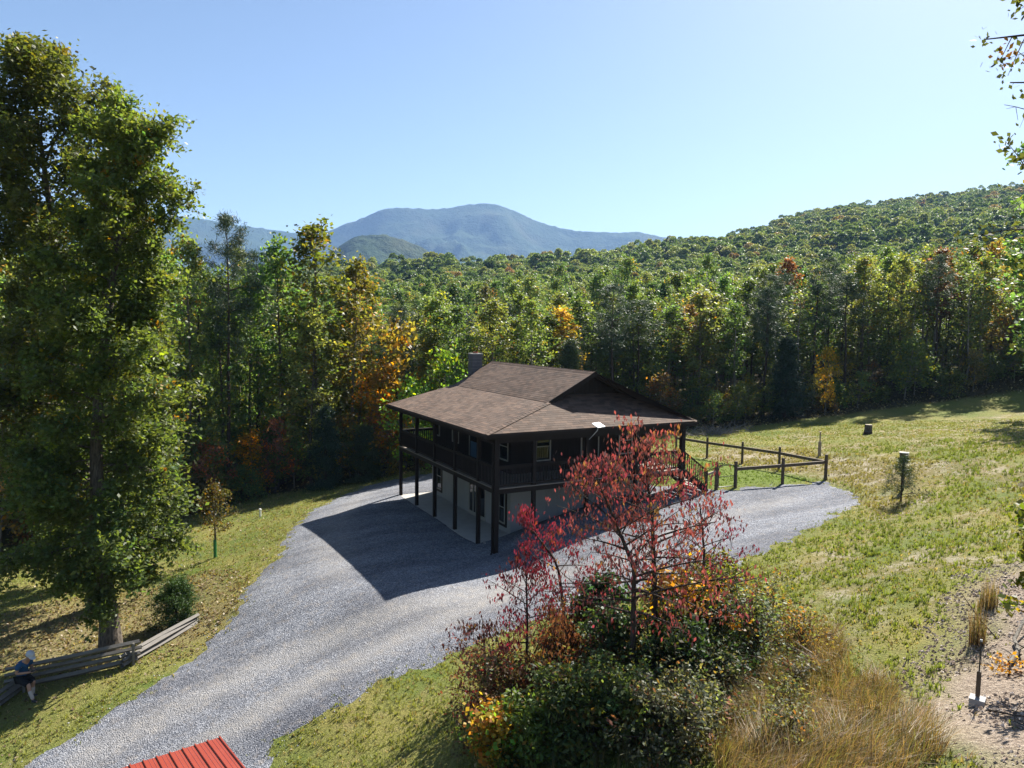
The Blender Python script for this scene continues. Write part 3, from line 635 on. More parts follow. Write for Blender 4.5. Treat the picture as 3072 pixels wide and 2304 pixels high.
box('base_block', e, (x0-.11, y0-.11, z-.05), (x0+.11, y0+.11, z+.09), M['panel'], .4); box('sleeve', e, (x0-.05, y0-.03, z+.12), (x0+.05, y0+.03, z+.55), M['fence_wood'], .4)
rnd_post('rod', e, x0, y0, z+.5, z+1.05, .011, M['black']); rnd_post('knob', e, x0, y0, z+1.05, z+1.08, .02, M['galv'])
# ------------------------------------------------------------------ red metal roofed shed at the bottom edge
P0 = Vector((-11.35, -10.18, .8)); ev = (Vector((-13.07, -10.43, .8))-P0).normalized(); rv = (Vector((-11.10, -11.87, 1.04))-P0).normalized()
nn = ev.cross(rv); nn = nn if nn.z > 0 else -nn
shed = empty('shed', (-12.6, -11.3, -1.9), 'shed with a ribbed red metal roof at the edge of the drive', 'shed')
rfm = sub('metal_roof', shed)
RL, NP = 2.6, 12
for i in range(NP):
    a = P0+ev*(i*.23); b = P0+ev*((i+1)*.23); mb = MB()
    pr = [(0, 0), (.002, .028), (.026, .028), (.034, 0), (.085, 0), (.092, .006), (.10, 0), (.155, 0), (.162, .006), (.17, 0), (.23, 0)]
    V = [a+ev*u+nn*w for u, w in pr]+[a+ev*u+nn*w+rv*RL for u, w in pr]; k = len(pr)
    mb.add(V, [(j, j+1, k+j+1, k+j) for j in range(k-1)]); mobj('panel', mb.mesh('panel', M['red_metal']), rfm)
box_c = P0+ev*1.38+rv*1.3
for (s0, s1, t0, t1) in ((.12, 2.62, .12, .2), (.12, 2.62, 2.3, 2.38), (.12, .2, .2, 2.3), (2.54, 2.62, .2, 2.3)):
    mb = MB(); q = [P0+ev*s+rv*t for s, t in ((s0, t0), (s1, t0), (s1, t1), (s0, t1))]
    mb.add([Vector((p.x, p.y, -2.4)) for p in q]+[p-nn*.02 for p in q], [(0, 1, 5, 4), (1, 2, 6, 5), (2, 3, 7, 6), (3, 0, 4, 7), (4, 5, 6, 7)]); mobj('wall', mb.mesh('wall', M['siding']), shed)
beam('trim_board', shed, P0-nn*.05+rv*.01, P0+ev*2.76-nn*.05+rv*.01, .03, .08, M['red_metal'])
# ------------------------------------------------------------------ split rail fence along the lawn
sf = empty('split_rail_fence', (-13.1, -.35, -1.7), 'low zigzag fence of grey split rails under the big oak', 'fence')
SP = [(-11.14, 1.50), (-13.05, -.30), (-16.0, .30), (-17.6, -1.7), (-20.2, -1.0)]
for i in range(4):
    (x0, y0), (x1, y1) = SP[i], SP[i+1]; d = Vector((x1-x0, y1-y0, 0)).normalized()*.32
    for k in range(4 if i == 1 else 3):
        zo = .08+k*.19+(i % 2)*.09; j = [random.uniform(-.07, .07) for _ in range(6)]
        if i == 0 and k == 2: zo -= .06
        mb = MB(); a = Vector((x0, y0, gz(x0, y0)+zo*(1 if i else .8)+j[0]*.4))-d; b = Vector((x1, y1, gz(x1, y1)+zo+j[1]*.4))+d
        a.x += j[2]; b.x += j[3]; mid = (a+b)/2+Vector((j[4]*.5, j[5]*.5, random.uniform(-.04, .03)))
        r0 = random.uniform(.06, .085); mb.tube([a, a*.6+mid*.4, mid, mid*.4+b*.6, b], [r0, r0*1.1, r0*1.05, r0*.95, r0*.85], 4)
        me = mb.mesh('rail', M['grey_rail']); mobj('rail', me, sf)
for (x0, y0) in SP[1:4]:
    z = gz(x0, y0); rnd_post('post', sf, x0+.14, y0-.10, z-.2, z+.72, .045, M['grey_rail'])

# ------------------------------------------------------------------ plants
def unit(n): v = rng.normal(size=(n, 3)); return v/np.linalg.norm(v, axis=1, keepdims=True)
def leaves_np(P, ln, wd, mode='random', fold=0.0):
    n = len(P); a = unit(n)
    if mode == 'droop': a = a*.45+np.array([0, 0, -1.]); a /= np.linalg.norm(a, axis=1, keepdims=True)
    nrm = unit(n)
    if mode == 'up': nrm = nrm*.8+np.array([0, 0, .75]); nrm /= np.linalg.norm(nrm, axis=1, keepdims=True)
    if mode in ('up', 'random'): a = a-nrm*(a*nrm).sum(1, keepdims=True)
    a /= np.linalg.norm(a, axis=1, keepdims=True)+1e-9
    b = np.cross(nrm, a); b /= np.linalg.norm(b, axis=1, keepdims=True)+1e-9
    s = rng.uniform(.65, 1.35, (n, 1)); L = a*(ln*s*.5); W = b*(wd*s*.5)
    V = np.stack([P-L, P+W-L*.1, P+L, P-W-L*.1], 1).reshape(-1, 3)
    F = np.arange(n*4).reshape(n, 4); return V, F
def bez(p, d, L, bend, k=4):
    t = np.linspace(0, 1, k)[:, None]; return p+d*L*t+bend*L*(t**2)
def tree_parts(seed, trunk, r0, cb, prof, nb, twigs, lpc, ln, wd, clump, el=(10, 60), sides=6, mode='random', autumn=0.0, autumn_cols=((2.2, 1.5, .5),), tint=(.65, 1.35), droop=-.1, crownflat=.8, twig_wood=True, yellow_top=0.0, only=None, bare=0.0, gap=0.0, jit=(.7, 1.12), pw=.9):
    """trunk: polyline; prof: callable(t)->branch length. Returns wood MB and leaf (V, F, T)."""
    global rng
    old = rng; rng = np.random.default_rng(seed)
    trunk = np.asarray(trunk, float); mb = MB()
    seg = np.r_[0, np.cumsum(np.linalg.norm(np.diff(trunk, axis=0), axis=1))]; H = seg[-1]
    def at(t): return np.array([np.interp(t*H, seg, trunk[:, i]) for i in range(3)])
    rt = lambda t: r0*(1-t)**.8*.92+.012
    ts = np.linspace(0, 1, 14); tp = np.array([at(t) for t in ts]); rr = np.array([rt(t) for t in ts]); rr[0] *= 1.45; rr[1] *= 1.05
    mb.tube(tp, rr, sides)
    C = []; 
    for i in range(nb):
        t = cb+(1-cb)*((i+rng.uniform(.1, .9))/nb)**pw*.985
        az = i*2.39996+rng.uniform(-.5, .5)
        if only is not None and not only(t, az): continue
        if rng.random() < gap: continue
        f = (t-cb)/(1-cb); e = np.radians(el[0]+(el[1]-el[0])*f+rng.uniform(-12, 12))
        d = np.array([math.cos(az)*math.cos(e), math.sin(az)*math.cos(e), math.sin(e)])
        L = prof(f)*rng.uniform(*jit); p = at(t); B = bez(p, d, L, np.array([0, 0, droop])+rng.normal(size=3)*.1, 5)
        rb = max(.008, min(rt(t)*.6, L*.018)); mb.tube(B, np.linspace(rb, rb*.25, 5), 4)
        nt_ = max(2, int(twigs*(.6+L/ (prof(.4)+.01)*.5)))
        for j in range(nt_):
            s = rng.uniform(.25, 1.0)**.8; q = np.array([np.interp(s, np.linspace(0, 1, 5), B[:, k]) for k in range(3)])
            td = d*.6+unit(1)[0]; td /= np.linalg.norm(td); TL = L*rng.uniform(.16, .34)+.1
            T_ = bez(q, td, TL, np.array([0, 0, droop]), 3)
            if twig_wood: mb.tube(T_, np.linspace(rb*.35, rb*.12, 3), 3)
            if rng.random() >= bare: C.append(T_[2]); C.append(T_[1])
        C.append(B[-1])
    C = np.array(C); k = len(C); cnt = rng.poisson(lpc, k); idx = np.repeat(np.arange(k), cnt)
    off = rng.normal(size=(len(idx), 3))*clump*rng.uniform(.6, 1.3, (k, 1))[idx]; off[:, 2] *= crownflat
    P = C[idx]+off; V, F = leaves_np(P, ln, wd, mode)
    tt = (rng.uniform(tint[0], tint[1], len(P))[:, None])*np.array([1, 1, 1.])*np.array([1, 1, 1])
    hue = rng.normal(size=(k, 1))[idx]*.10; tt = tt*np.c_[1+hue, np.ones_like(hue), 1-hue*.5]
    if autumn > 0:
        isA = (rng.random(k) < autumn)[idx]; ac = np.array(autumn_cols)[rng.integers(0, len(autumn_cols), k)][idx]; tt = np.where(isA[:, None], tt*ac, tt)
    if yellow_top > 0:
        zf = np.clip((P[:, 2]-P[:, 2].min())/(np.ptp(P[:, 2])+.01), 0, 1)[:, None]; tt = tt*(1+yellow_top*zf*np.array([.85, .62, 0]))
    T = np.repeat(np.clip(tt, .05, 8), 4, axis=0); rng = old
    return mb, (V, F, T)
def trunk_line(H, seed, wob=.03, lean=(0, 0)):
    r = np.random.default_rng(seed); t = np.linspace(0, 1, 7); w = np.cumsum(r.normal(size=(7, 2))*wob*H/4, axis=0); w -= w[0]
    return np.c_[w[:, 0]+lean[0]*t*H, w[:, 1]+lean[1]*t*H, t*H]
def hard_prof(R_, low=.55, pk=.35):
    return lambda f: R_*(low+(1-low)*math.sin(math.pi/2*min(1, f/pk))) * (1 if f < pk else max(.2, 1-((f-pk)/(1-pk))**2.8*.8))
cone_prof = lambda R_: (lambda f: R_*(1-f)**.85+.12)
PROTO = {}
def proto(nm, woodmat, leafmat, **kw):
    mb, (V, F, T) = tree_parts(**kw)
    PROTO[nm] = (mb.mesh('trunk', woodmat, True), mesh_np('crown', V, F, leafmat, T))
LE, NE = M['leaf'], M['needle']
for i in range(5):                           # slender forest hardwoods, 14 m
    proto('hard%d' % i, M['bark'] if i % 2 else M['bark_pale'], LE, seed=20+i, trunk=trunk_line(14, 20+i, .035), r0=.13+.02*(i % 3), cb=[.26, .18, .36, .14, .42][i], prof=hard_prof([2.1, 2.4, 1.8, 2.2, 2.0][i], .5, .45), nb=[34, 38, 26, 42, 26][i], twigs=7, lpc=9, ln=.25, wd=.16, clump=.25, mode='up', gap=.1, el=(5, 65), autumn=.06, autumn_cols=((1.6, 1.25, .5), (2.0, 1.0, .4)), yellow_top=.25)
for i in range(2):
    proto('pine%d' % i, M['bark_dark'], NE, seed=40+i, trunk=trunk_line(16, 40+i, .02), r0=.15, cb=.55+.05*i, prof=hard_prof(1.9, .6, .3), nb=30, twigs=6, lpc=26, ln=.34, wd=.03, clump=.20, el=(0, 55), tint=(.6, 1.3), gap=.15)
proto('cedar', M['bark_dark'], NE, seed=50, trunk=trunk_line(6, 50, .02), r0=.09, cb=.06, prof=cone_prof(1.3), nb=70, twigs=5, lpc=26, ln=.20, wd=.04, clump=.16, el=(-5, 40), tint=(.6, 1.3))
for i in range(3):
    proto('under%d' % i, M['bark_pale'], LE, seed=60+i, trunk=trunk_line(5, 60+i, .08), r0=.05, cb=.22, prof=hard_prof(1.5, .7, .4), nb=20, twigs=5, lpc=8, ln=.22, wd=.14, clump=.26, mode='up', el=(0, 45), autumn=.15)
proto('bush', M['bark_dark'], LE, seed=70, trunk=trunk_line(1.6, 70, .1), r0=.03, cb=.02, prof=hard_prof(1.0, .8, .3), nb=22, twigs=4, lpc=12, ln=.15, wd=.09, clump=.2, mode='up', el=(5, 50), autumn=.1)
for i in range(2):                           # sparse, half bare trees
    proto('thin%d' % i, M['bark_pale'], LE, seed=80+i, trunk=trunk_line(14, 80+i, .05), r0=.12, cb=.35, prof=hard_prof(1.8, .5, .4), nb=26, twigs=5, lpc=4, ln=.26, wd=.16, clump=.3, mode='up', el=(10, 60), autumn=.15, yellow_top=.25, bare=.25)
GREEN, OLIVE, YOLIVE, DARK, PINE = (.074, .120, .044), (.098, .132, .048), (.128, .150, .055), (.048, .078, .034), (.052, .082, .048)
ORANGE, RED, YELLOW, LIME, RUST, TAN = (.30, .13, .018), (.20, .035, .025), (.36, .21, .02), (.10, .18, .025), (.16, .065, .025), (.15, .11, .05)
def plant_tree(nm, key, x, y, s, rot, colr, label, cat='tree', group=None, lean=(0, 0), z=None):
    zz = (gz(x, y) if z is None else z)-.12
    e = bpy.data.objects.new(nm, None); e.location = (x, y, zz); e.rotation_euler = (lean[0], lean[1], rot); e.scale = (s[0], s[0], s[1]) if isinstance(s, tuple) else (s, s, s)
    col.objects.link(e); tag(e, label, cat, group)
    for part, me in zip(('trunk', 'crown'), PROTO[key]):
        o = bpy.data.objects.new(part, me); o.parent = e; col.objects.link(o); o.color = (*colr, 1)
    return e
def own_tree(nm, label, cat, loc, woodmat, leafmat, colr, group=None, **kw):
    mb, (V, F, T) = tree_parts(**kw)
    e = bpy.data.objects.new(nm, None); e.location = loc; col.objects.link(e); tag(e, label, cat, group)
    o = bpy.data.objects.new('trunk', mb.mesh('trunk', woodmat, True)); o.parent = e; col.objects.link(o)
    o = bpy.data.objects.new('crown', mesh_np('crown', V, F, leafmat, T)); o.parent = e; col.objects.link(o); o.color = (*colr, 1)
    return e

# the big oaks at the left
zo = gz(-13.57, 1.25)
pa = lambda f: np.interp(f, [0, .12, .3, .5, .7, .85, 1], [1.4, 2.2, 2.4, 2.3, 2.2, 2.1, .8])
own_tree('oak_tree', 'big green oak leaning over the zigzag rail fence beside the drive', 'tree', (-13.57, 1.25, zo), M['bark'], LE, (.070, .092, .028),
    seed=107, trunk=[(0, 0, -.1), (-.05, .05, 1.5), (-.25, .1, 4), (-.25, .2, 7), (.05, .4, 10), (.5, .6, 13), (1.3, .7, 17.2)], r0=.29, cb=.14, prof=pa, nb=104, twigs=22, lpc=27, jit=(.55, 1.25), pw=1.15, ln=.15, wd=.09, clump=.165, mode='up', el=(-8, 58), sides=10, autumn=.03, autumn_cols=((2.2, 1.4, .4), (2.6, 1.0, .3), (1.9, 1.8, .6)), yellow_top=.35, droop=-.12, gap=.17)
xb, yb = -14.1, 6.4; zb = gz(xb, yb)
pb = lambda f: np.interp(f, [0, .2, .5, .75, .9, 1], [2.2, 3.0, 3.0, 3.0, 2.6, .9])
own_tree('oak_tree', 'tallest green oak at the left edge with a yellowing top', 'tree', (xb, yb, zb), M['bark'], LE, (.074, .100, .032),
    seed=102, trunk=[(0, 0, -.1), (-.1, 0, 3), (-.5, .1, 7), (-.9, .2, 12), (-1.3, .2, 17), (-1.7, .3, 20.6)], r0=.30, cb=.14, prof=pb, nb=84, twigs=24, lpc=24, jit=(.5, 1.25), ln=.17, wd=.10, clump=.21, mode='up', el=(-8, 62), sides=9, autumn=.04, autumn_cols=((2.0, 1.4, .4), (2.0, 1.7, .5)), yellow_top=.28, droop=-.1, gap=.18)
xb, yb = -13.2, 11.5; zb = gz(xb, yb)
own_tree('oak_tree', 'green oak standing just behind the big oak on the left lawn', 'tree', (xb, yb, zb), M['bark'], LE, (.075, .098, .03),
    seed=103, trunk=[(0, 0, -.1), (.1, 0, 3), (-.1, .1, 7), (.1, .2, 11), (.2, .2, 15)], r0=.28, cb=.2, prof=lambda f: np.interp(f, [0, .3, .6, 1], [1.5, 1.9, 1.7, .5]), nb=64, twigs=14, lpc=20, ln=.18, wd=.11, clump=.22, mode='up', el=(0, 60), sides=8, autumn=.06, yellow_top=.5, gap=.1)
# small lawn plants
own_tree('young_tree', 'young tree with a green guard round its stem on the left lawn', 'tree', (-9.55, 9.65, gz(-9.55, 9.65)), M['bark'], LE, (.075, .075, .025), seed=104, trunk=[(0, 0, -.1), (.02, 0, 1), (.0, 0, 1.7), (-.1, .05, 3.2)], r0=.055, cb=.36, prof=lambda f: np.interp(f, [0, .4, 1], [.9, 1.0, .35]), nb=22, twigs=6, lpc=7, ln=.11, wd=.07, clump=.13, el=(25, 70), autumn=.3, autumn_cols=((1.7, 1.1, .6),))
gsl = rnd_post('tree_guard', None, -9.55, 9.65, gz(-9.55, 9.65)-.05, gz(-9.55, 9.65)+.85, .075, M['green_plastic'])
tag(gsl, 'green plastic guard round the stem of the young lawn tree', 'tree guard')
own_tree('juniper_shrub', 'round dark green juniper behind the grey split rails', 'shrub', (-11.55, 2.2, gz(-11.55, 2.2)), M['bark_dark'], NE, (.045, .085, .018), seed=105, trunk=[(0, 0, -.1), (0, 0, .6), (.05, 0, 1.35)], r0=.06, cb=.03, prof=lambda f: np.interp(f, [0, .4, 1], [.7, .8, .35]), nb=60, twigs=6, lpc=22, ln=.11, wd=.02, clump=.09, el=(5, 70), tint=(.55, 1.4))
own_tree('pine_seedling', 'knee high pine seedling in front of the birdhouse post', 'tree', (15.0, -7.2, gz(15.0, -7.2)), M['bark_dark'], NE, (.055, .09, .035), seed=106, trunk=[(0, 0, -.1), (0, 0, .8), (.05, 0, 1.75)], r0=.03, cb=.12, prof=lambda f: np.interp(f, [0, .3, 1], [.65, .7, .2]), nb=26, twigs=4, lpc=16, ln=.17, wd=.012, clump=.08, el=(15, 65))

# red leaved saplings and the thicket in front
TC = ((1.2, 1.0, 1.0), (1.3, .9, 1.4), (1.2, 2.6, .7), (.55, .8, .9), (.4, .9, .8))
def redtree(label, x, y, tr, r0, cb, prof, nb, lpc, seed, colr=(.235, .062, .054), el=(0, 55), ln=.105, wd=.042, bare=.2, twigs=7, am=.35):
    return own_tree('red_sapling', label, 'tree', (x, y, gz(x, y)), M['bark_dark'], M['leaf_red'], colr, seed=seed, trunk=tr, r0=r0, cb=cb, prof=prof, nb=nb, twigs=twigs, lpc=lpc, ln=ln, wd=wd, clump=.10, el=el, mode='droop', autumn=am, autumn_cols=TC, tint=(.5, 1.6), droop=-.05, bare=bare, jit=(.5, 1.3))
redtree('tallest red leaved sapling rising in front of the cabin stairs', -2.9, -13.35, [(0, 0, -.1), (.02, 0, 2), (-.1, .05, 4), (-.18, .15, 4.7), (-.2, .2, 5.55)], .075, .40, lambda f: np.interp(f, [0, .3, .7, 1], [1.8, 1.75, 1.15, .45]), 44, 5.0, 111)
redtree('red leaved sapling with a crooked trunk beside the tallest one', -3.8, -13.8, [(0, 0, -.1), (-.02, 0, 2), (.0, .05, 3.1), (-.3, .3, 4), (-.65, .5, 4.9)], .075, .40, lambda f: np.interp(f, [0, .3, .7, 1], [1.5, 1.6, 1.3, .55]), 38, 4.6, 112)
redtree('slim crimson sapling nearest the drive at the left of the thicket', -4.45, -10.5, [(0, 0, -.1), (.02, 0, 1.5), (-.05, 0, 3.1)], .035, .22, lambda f: np.interp(f, [0, .3, 1], [1.35, 1.2, .35]), 26, 5.0, 113, (.20, .030, .036))
redtree('thin red sapling bending left with a bare tip over the drive', -3.45, -10.5, [(0, 0, -.1), (.05, 0, 1.6), (-.15, 0, 2.8), (-.95, .45, 4.0)], .05, .35, lambda f: np.interp(f, [0, .5, 1], [1.0, .9, .35]), 24, 4.6, 114, (.25, .045, .035))
redtree('lone thin red sapling at the right with few leaves', -.95, -12.7, [(0, 0, -.1), (.0, 0, 1.5), (.05, 0, 2.6), (-.1, .05, 3.85)], .05, .42, lambda f: np.interp(f, [0, .5, 1], [1.25, 1.0, .4]), 20, 3.8, 115, (.26, .045, .04), bare=.35)
redtree('low dark maroon sapling spreading over the grass verge', -5.2, -9.75, [(0, 0, -.1), (0, 0, .7), (-.05, 0, 1.45)], .03, .15, lambda f: np.interp(f, [0, .5, 1], [1.0, .9, .4]), 18, 4.0, 116, (.09, .035, .025))
def shrub(label, x, y, h, r, colr, seed, ln=.10, wd=.055, lpc=9, nb=34, mode='up', autumn=.22, ac=((1.7, 1.2, .6), (1.9, .8, .7), (1.5, 1.5, 1.2), (.5, .6, .7)), mat=None, nm='shrub', bare=0., el=(-5, 65), clump=.11, group=None):
    return own_tree(nm, label, 'shrub', (x, y, gz(x, y)), M['bark_dark'], mat or M['leaf_glossy'], colr, group, seed=seed, trunk=[(0, 0, -.1), (.03, 0, h*.4), (0, .05, h*.9)], r0=.03+.008*h, cb=.03, prof=lambda f: np.interp(f, [0, .35, .75, 1], [r*.85, r, r*.8, r*.35]), nb=nb, twigs=6, lpc=lpc, ln=ln, wd=wd, clump=clump, el=el, mode=mode, autumn=autumn, autumn_cols=ac, tint=(.45, 1.6), bare=bare, jit=(.45, 1.45))
shrub('dark green broadleaf shrub between the red saplings', -2.9, -11.3, 2.4, .85, (0.031, 0.059, 0.022), 121, .15, .10, 8)
shrub('orange and green leaved shrub under the tallest red sapling', -2.0, -13.2, 2.3, 1.15, (0.253, 0.086, 0.016), 122, .11, .075, 9, 40, autumn=.45, ac=((.35, 1.3, 1.2), (.5, 1.3, 1.), (1.4, 1.7, .8)))
shrub('yellow green shrub at the edge of the gravel', .9, -11.4, 1.5, 1.25, (0.138, 0.155, 0.023), 123, .10, .065, 9, 40, autumn=.12, ac=((2., .6, .8), (.5, .7, 1.)))
shrub('grey green bramble mound on the slope at the right of the thicket', -.5, -14.0, 1.25, 1.25, (0.093, 0.109, 0.054), 124, .09, .05, 8, 44, autumn=.2, ac=((1.8, 1.3, .8), (1.6, .8, .8)), bare=.15)
shrub('dry bramble tangle with few leaves beside the tall grass', .5, -13.1, 1.1, 1.2, (0.127, 0.098, 0.034), 125, .08, .05, 5, 40, autumn=.3, ac=((1.8, 1.1, .7),), bare=.3)
shrub('dark evergreen bush in the middle of the thicket', -3.0, -14.2, 1.5, 1.1, (0.028, 0.05, 0.02), 126, .10, .06, 10, 46)
shrub('dark brush in the shade below the orange shrub', -1.7, -13.9, 1.6, 1.1, (0.034, 0.053, 0.022), 127, .09, .055, 9, 44)
shrub('glossy laurel bush at the bottom of the picture', -5.2, -13.9, 1.25, .95, (.066, .088, .032), 128, .13, .05, 10, 46)
shrub('second glossy green bush beside the yellow maple sprout', -5.9, -13.4, .9, .8, (0.085, 0.132, 0.031), 129, .12, .055, 9, 36)
shrub('yellow and orange maple sprout at the lower left of the thicket', -6.35, -12.85, .9, .55, (.27, .17, .03), 130, .11, .085, 8, 30, autumn=.35, ac=((.45, 1.2, .8), (1.2, .6, .8)))
shrub('maroon and brown leaved bush among the saplings', -4.5, -12.0, 1.7, 1.15, (.10, .042, .032), 131, .09, .045, 8, 44, 'droop', .3, ((1.4, 2.2, .8), (.6, .9, .8)), bare=.15)
shrub('brown twiggy bush behind the maroon one', -3.7, -11.4, 1.5, 1.1, (0.116, 0.085, 0.039), 132, .08, .045, 6, 40, autumn=.3, ac=((1.6, .6, .8),), bare=.2)
shrub('pale grey green weed bush at the bottom beside the tall grass', -4.3, -15.6, .9, .95, (0.132, 0.144, 0.086), 133, .09, .045, 9, 40)
shrub('grey green weeds in front of the dark bushes', -3.7, -15.2, .85, .9, (0.132, 0.147, 0.085), 134, .09, .045, 8, 38)
shrub('small blue green pine sprout in the thicket', -4.15, -14.55, .9, .38, (0.078, 0.147, 0.093), 135, .13, .012, 22, 26, mat=NE, clump=.06)
shrub('olive bush at the lower centre of the thicket', -4.6, -14.7, 1.1, .95, (0.078, 0.102, 0.034), 136, .10, .06, 9, 42)
shrub('dark leafy bush under the leaning red sapling', -3.6, -12.9, 1.9, 1.0, (0.04, 0.065, 0.025), 137, .11, .065, 9, 42)
shrub('mixed red and green bush at the left foot of the thicket', -5.5, -11.6, 1.1, .9, (.10, .065, .035), 138, .09, .05, 7, 36, autumn=.4, ac=((.6, 1.6, .8), (1.8, .5, .7)), bare=.15)
shrub('straggly bush fading into grass at the right edge of the thicket', 1.3, -12.3, .9, 1.0, (0.115, 0.115, 0.034), 139, .08, .045, 6, 34, autumn=.2, ac=((1.7, .9, .7),), bare=.2)

shrub('airy reddish brown bush over the grass at the left of the thicket', -5.6, -10.6, 1.2, .95, (.13, .06, .04), 151, .08, .04, 5, 34, autumn=.4, ac=((1.5, 1.6, .8), (1.7, .6, .9)), bare=.3)
shrub('brown and green weedy bush at the lower left foot of the thicket', -6.0, -12.0, .8, .75, (.11, .10, .045), 152, .08, .045, 6, 32, autumn=.4, ac=((1.6, .9, .7),), bare=.2)
shrub('rusty stemmed bush in front of the tall red saplings', -4.1, -13.2, 1.3, .9, (.10, .065, .035), 153, .08, .045, 6, 36, autumn=.4, ac=((1.7, .7, .8), (1.2, 1.6, .8)), bare=.3)
shrub('pale leaved bramble at the edge of the tall dry grass', -2.4, -14.9, .8, .8, (.14, .15, .09), 154, .075, .045, 6, 34, bare=.25)
shrub('yellowing weeds beside the bramble mound', .3, -14.6, .7, .85, (.16, .14, .05), 155, .07, .04, 5, 34, autumn=.4, ac=((1.5, .9, .7),), bare=.3)

for i_, (sx, sy, lb) in enumerate(((-3.1, -17.2, 'green weeds poking through the middle of the tall dry grass'), (-2.2, -16.4, 'pale weeds at the upper side of the tall dry grass'), (-1.2, -15.7, 'olive weed clump in the tall dry grass nearest the bramble'))):
    shrub(lb, sx, sy, .55, .45, (.11, .115, .055), 160+i_, .075, .035, 5, 22, bare=.2)

# the oak out of frame at the right, whose branches reach into the picture
ox, oy = 2.9, -21.2; oz = gz(ox, oy); mb = MB(); cl = []
trk = np.array([(0, 0, -.1), (.1, 0, 3), (.2, .1, 7), (.3, .1, 11), (.3, .2, 15)]); mb.tube(trk, [.33, .27, .23, .17, .08], 9)
rr = np.random.default_rng(5)
def limb(z0, tgt, leafy, n=6, twig=6):
    p = np.array([np.interp(z0, trk[:, 2], trk[:, 0]), np.interp(z0, trk[:, 2], trk[:, 1]), z0]); q = np.array(tgt)-np.array([ox, oy, oz]); t = np.linspace(0, 1, n)[:, None]
    B = p*(1-t)+q*t+np.array([0, 0, .5])*np.sin(t*math.pi)+np.cumsum(rr.normal(size=(n, 3))*.07, 0)*t; mb.tube(B, np.linspace(.07, .010, n), 5)
    for k in range(twig):
        s = rr.uniform(.55, 1); c = np.array([np.interp(s, t[:, 0], B[:, i]) for i in range(3)]); d = (q-p)/np.linalg.norm(q-p)*.5+rr.normal(size=3)*.6; e = bez(c, d, rr.uniform(.3, .7), np.array([0, 0, -.15]), 4); mb.tube(e, np.linspace(.010, .004, 4), 3)
        if leafy: cl.extend([e[-1], e[2]])
        else:
            for w in range(3): g_ = bez(e[rr.integers(1, 4)], rr.normal(size=3), .3, np.zeros(3), 3); mb.tube(g_, [.005, .004, .003], 3)
    if leafy: cl.append(B[-1])
T0 = [((-.62, -18.10, 13.95), 1), ((-.52, -18.25, 14.35), 1), ((-.35, -18.5, 13.9), 1), ((-.38, -18.60, 13.1), 0), ((-.32, -18.7, 12.5), 0), ((-.27, -18.75, 12.7), 1), ((-.28, -18.70, 11.9), 1), ((-.20, -18.72, 11.65), 1), ((-.22, -18.8, 10.9), 1), ((-.12, -18.9, 10.4), 1), ((-.05, -18.95, 8.9), 1)]
for q, lf in T0: limb(min(12.5, q[2]-oz-rr.uniform(-.3, 1.8)), q, lf)
for k in range(46):                          # the rest of its crown, to the right of the frame
    a = rr.uniform(0, 2*math.pi); zz = rr.uniform(5, 15); L = rr.uniform(1.5, 3.2)
    q = (ox+math.cos(a)*L, oy+math.sin(a)*L, oz+zz+rr.uniform(0, 1.2))
    if q[0]-ox < -1.2 or (q[0]-ox < .2 and q[1] > oy+.6): continue
    limb(min(14, zz), q, 1, 5, 7)
cl = np.array(cl); idx = np.repeat(np.arange(len(cl)), 15); P = cl[idx]+rng.normal(size=(len(idx), 3))*.10
V, F = leaves_np(P, .10, .058, 'random'); tt = rng.uniform(.5, 1.5, len(P))[:, None]*np.where((rng.random(len(cl)) < .12)[idx][:, None], np.array([[2.2, 1.0, .5]]), 1.0)
e = bpy.data.objects.new('oak_tree', None); e.location = (ox, oy, oz); col.objects.link(e); tag(e, 'oak at the right edge whose leafy and bare branches hang against the sky', 'tree')
for nm, me in (('trunk', mb.mesh('trunk', M['bark_dark'], True)), ('crown', mesh_np('crown', V, F, LE, np.repeat(tt, 4, 0)))):
    o = bpy.data.objects.new(nm, me); o.parent = e; col.objects.link(o); o.color = (.06, .075, .025, 1)
# yellow-green maple sprout leaning in at the right edge
own_tree('maple_sapling', 'yellow green maple sapling leaning in at the right edge over bare dirt', 'tree', (1.05, -19.4, gz(1.05, -19.4)), M['bark_dark'], LE, (.17, .17, .02), seed=140, trunk=[(0, 0, -.1), (-.05, .05, .8), (-.2, .1, 1.7), (-.25, .1, 2.5)], r0=.03, cb=.4, prof=lambda f: .75, nb=16, twigs=5, lpc=9, ln=.13, wd=.10, clump=.11, el=(-5, 30), mode='up', autumn=.35, autumn_cols=((1.9, 1.2, .6), (.5, .8, .8)))

# ---------------------------------------------------------------- the forest
def scatter(n, xr, yr, mind, ok, seed):
    r = np.random.default_rng(seed); out = []; cell = {}
    px = r.uniform(*xr, n); py = r.uniform(*yr, n); good = ok(px, py)
    for x, y in zip(px[good], py[good]):
        c = (int(x//mind), int(y//mind)); bad = False
        for i in (-1, 0, 1):
            for j in (-1, 0, 1):
                for (a, b) in cell.get((c[0]+i, c[1]+j), ()):
                    if (a-x)**2+(b-y)**2 < mind*mind: bad = True
        if not bad: cell.setdefault(c, []).append((x, y)); out.append((x, y))
    return np.array(out)
def pol(x, y): dx = np.asarray(x)-CAM[0]; dy = np.asarray(y)-CAM[1]; return np.degrees(np.arctan2(dx, dy)), np.hypot(dx, dy)
rf_ = random.Random(11)
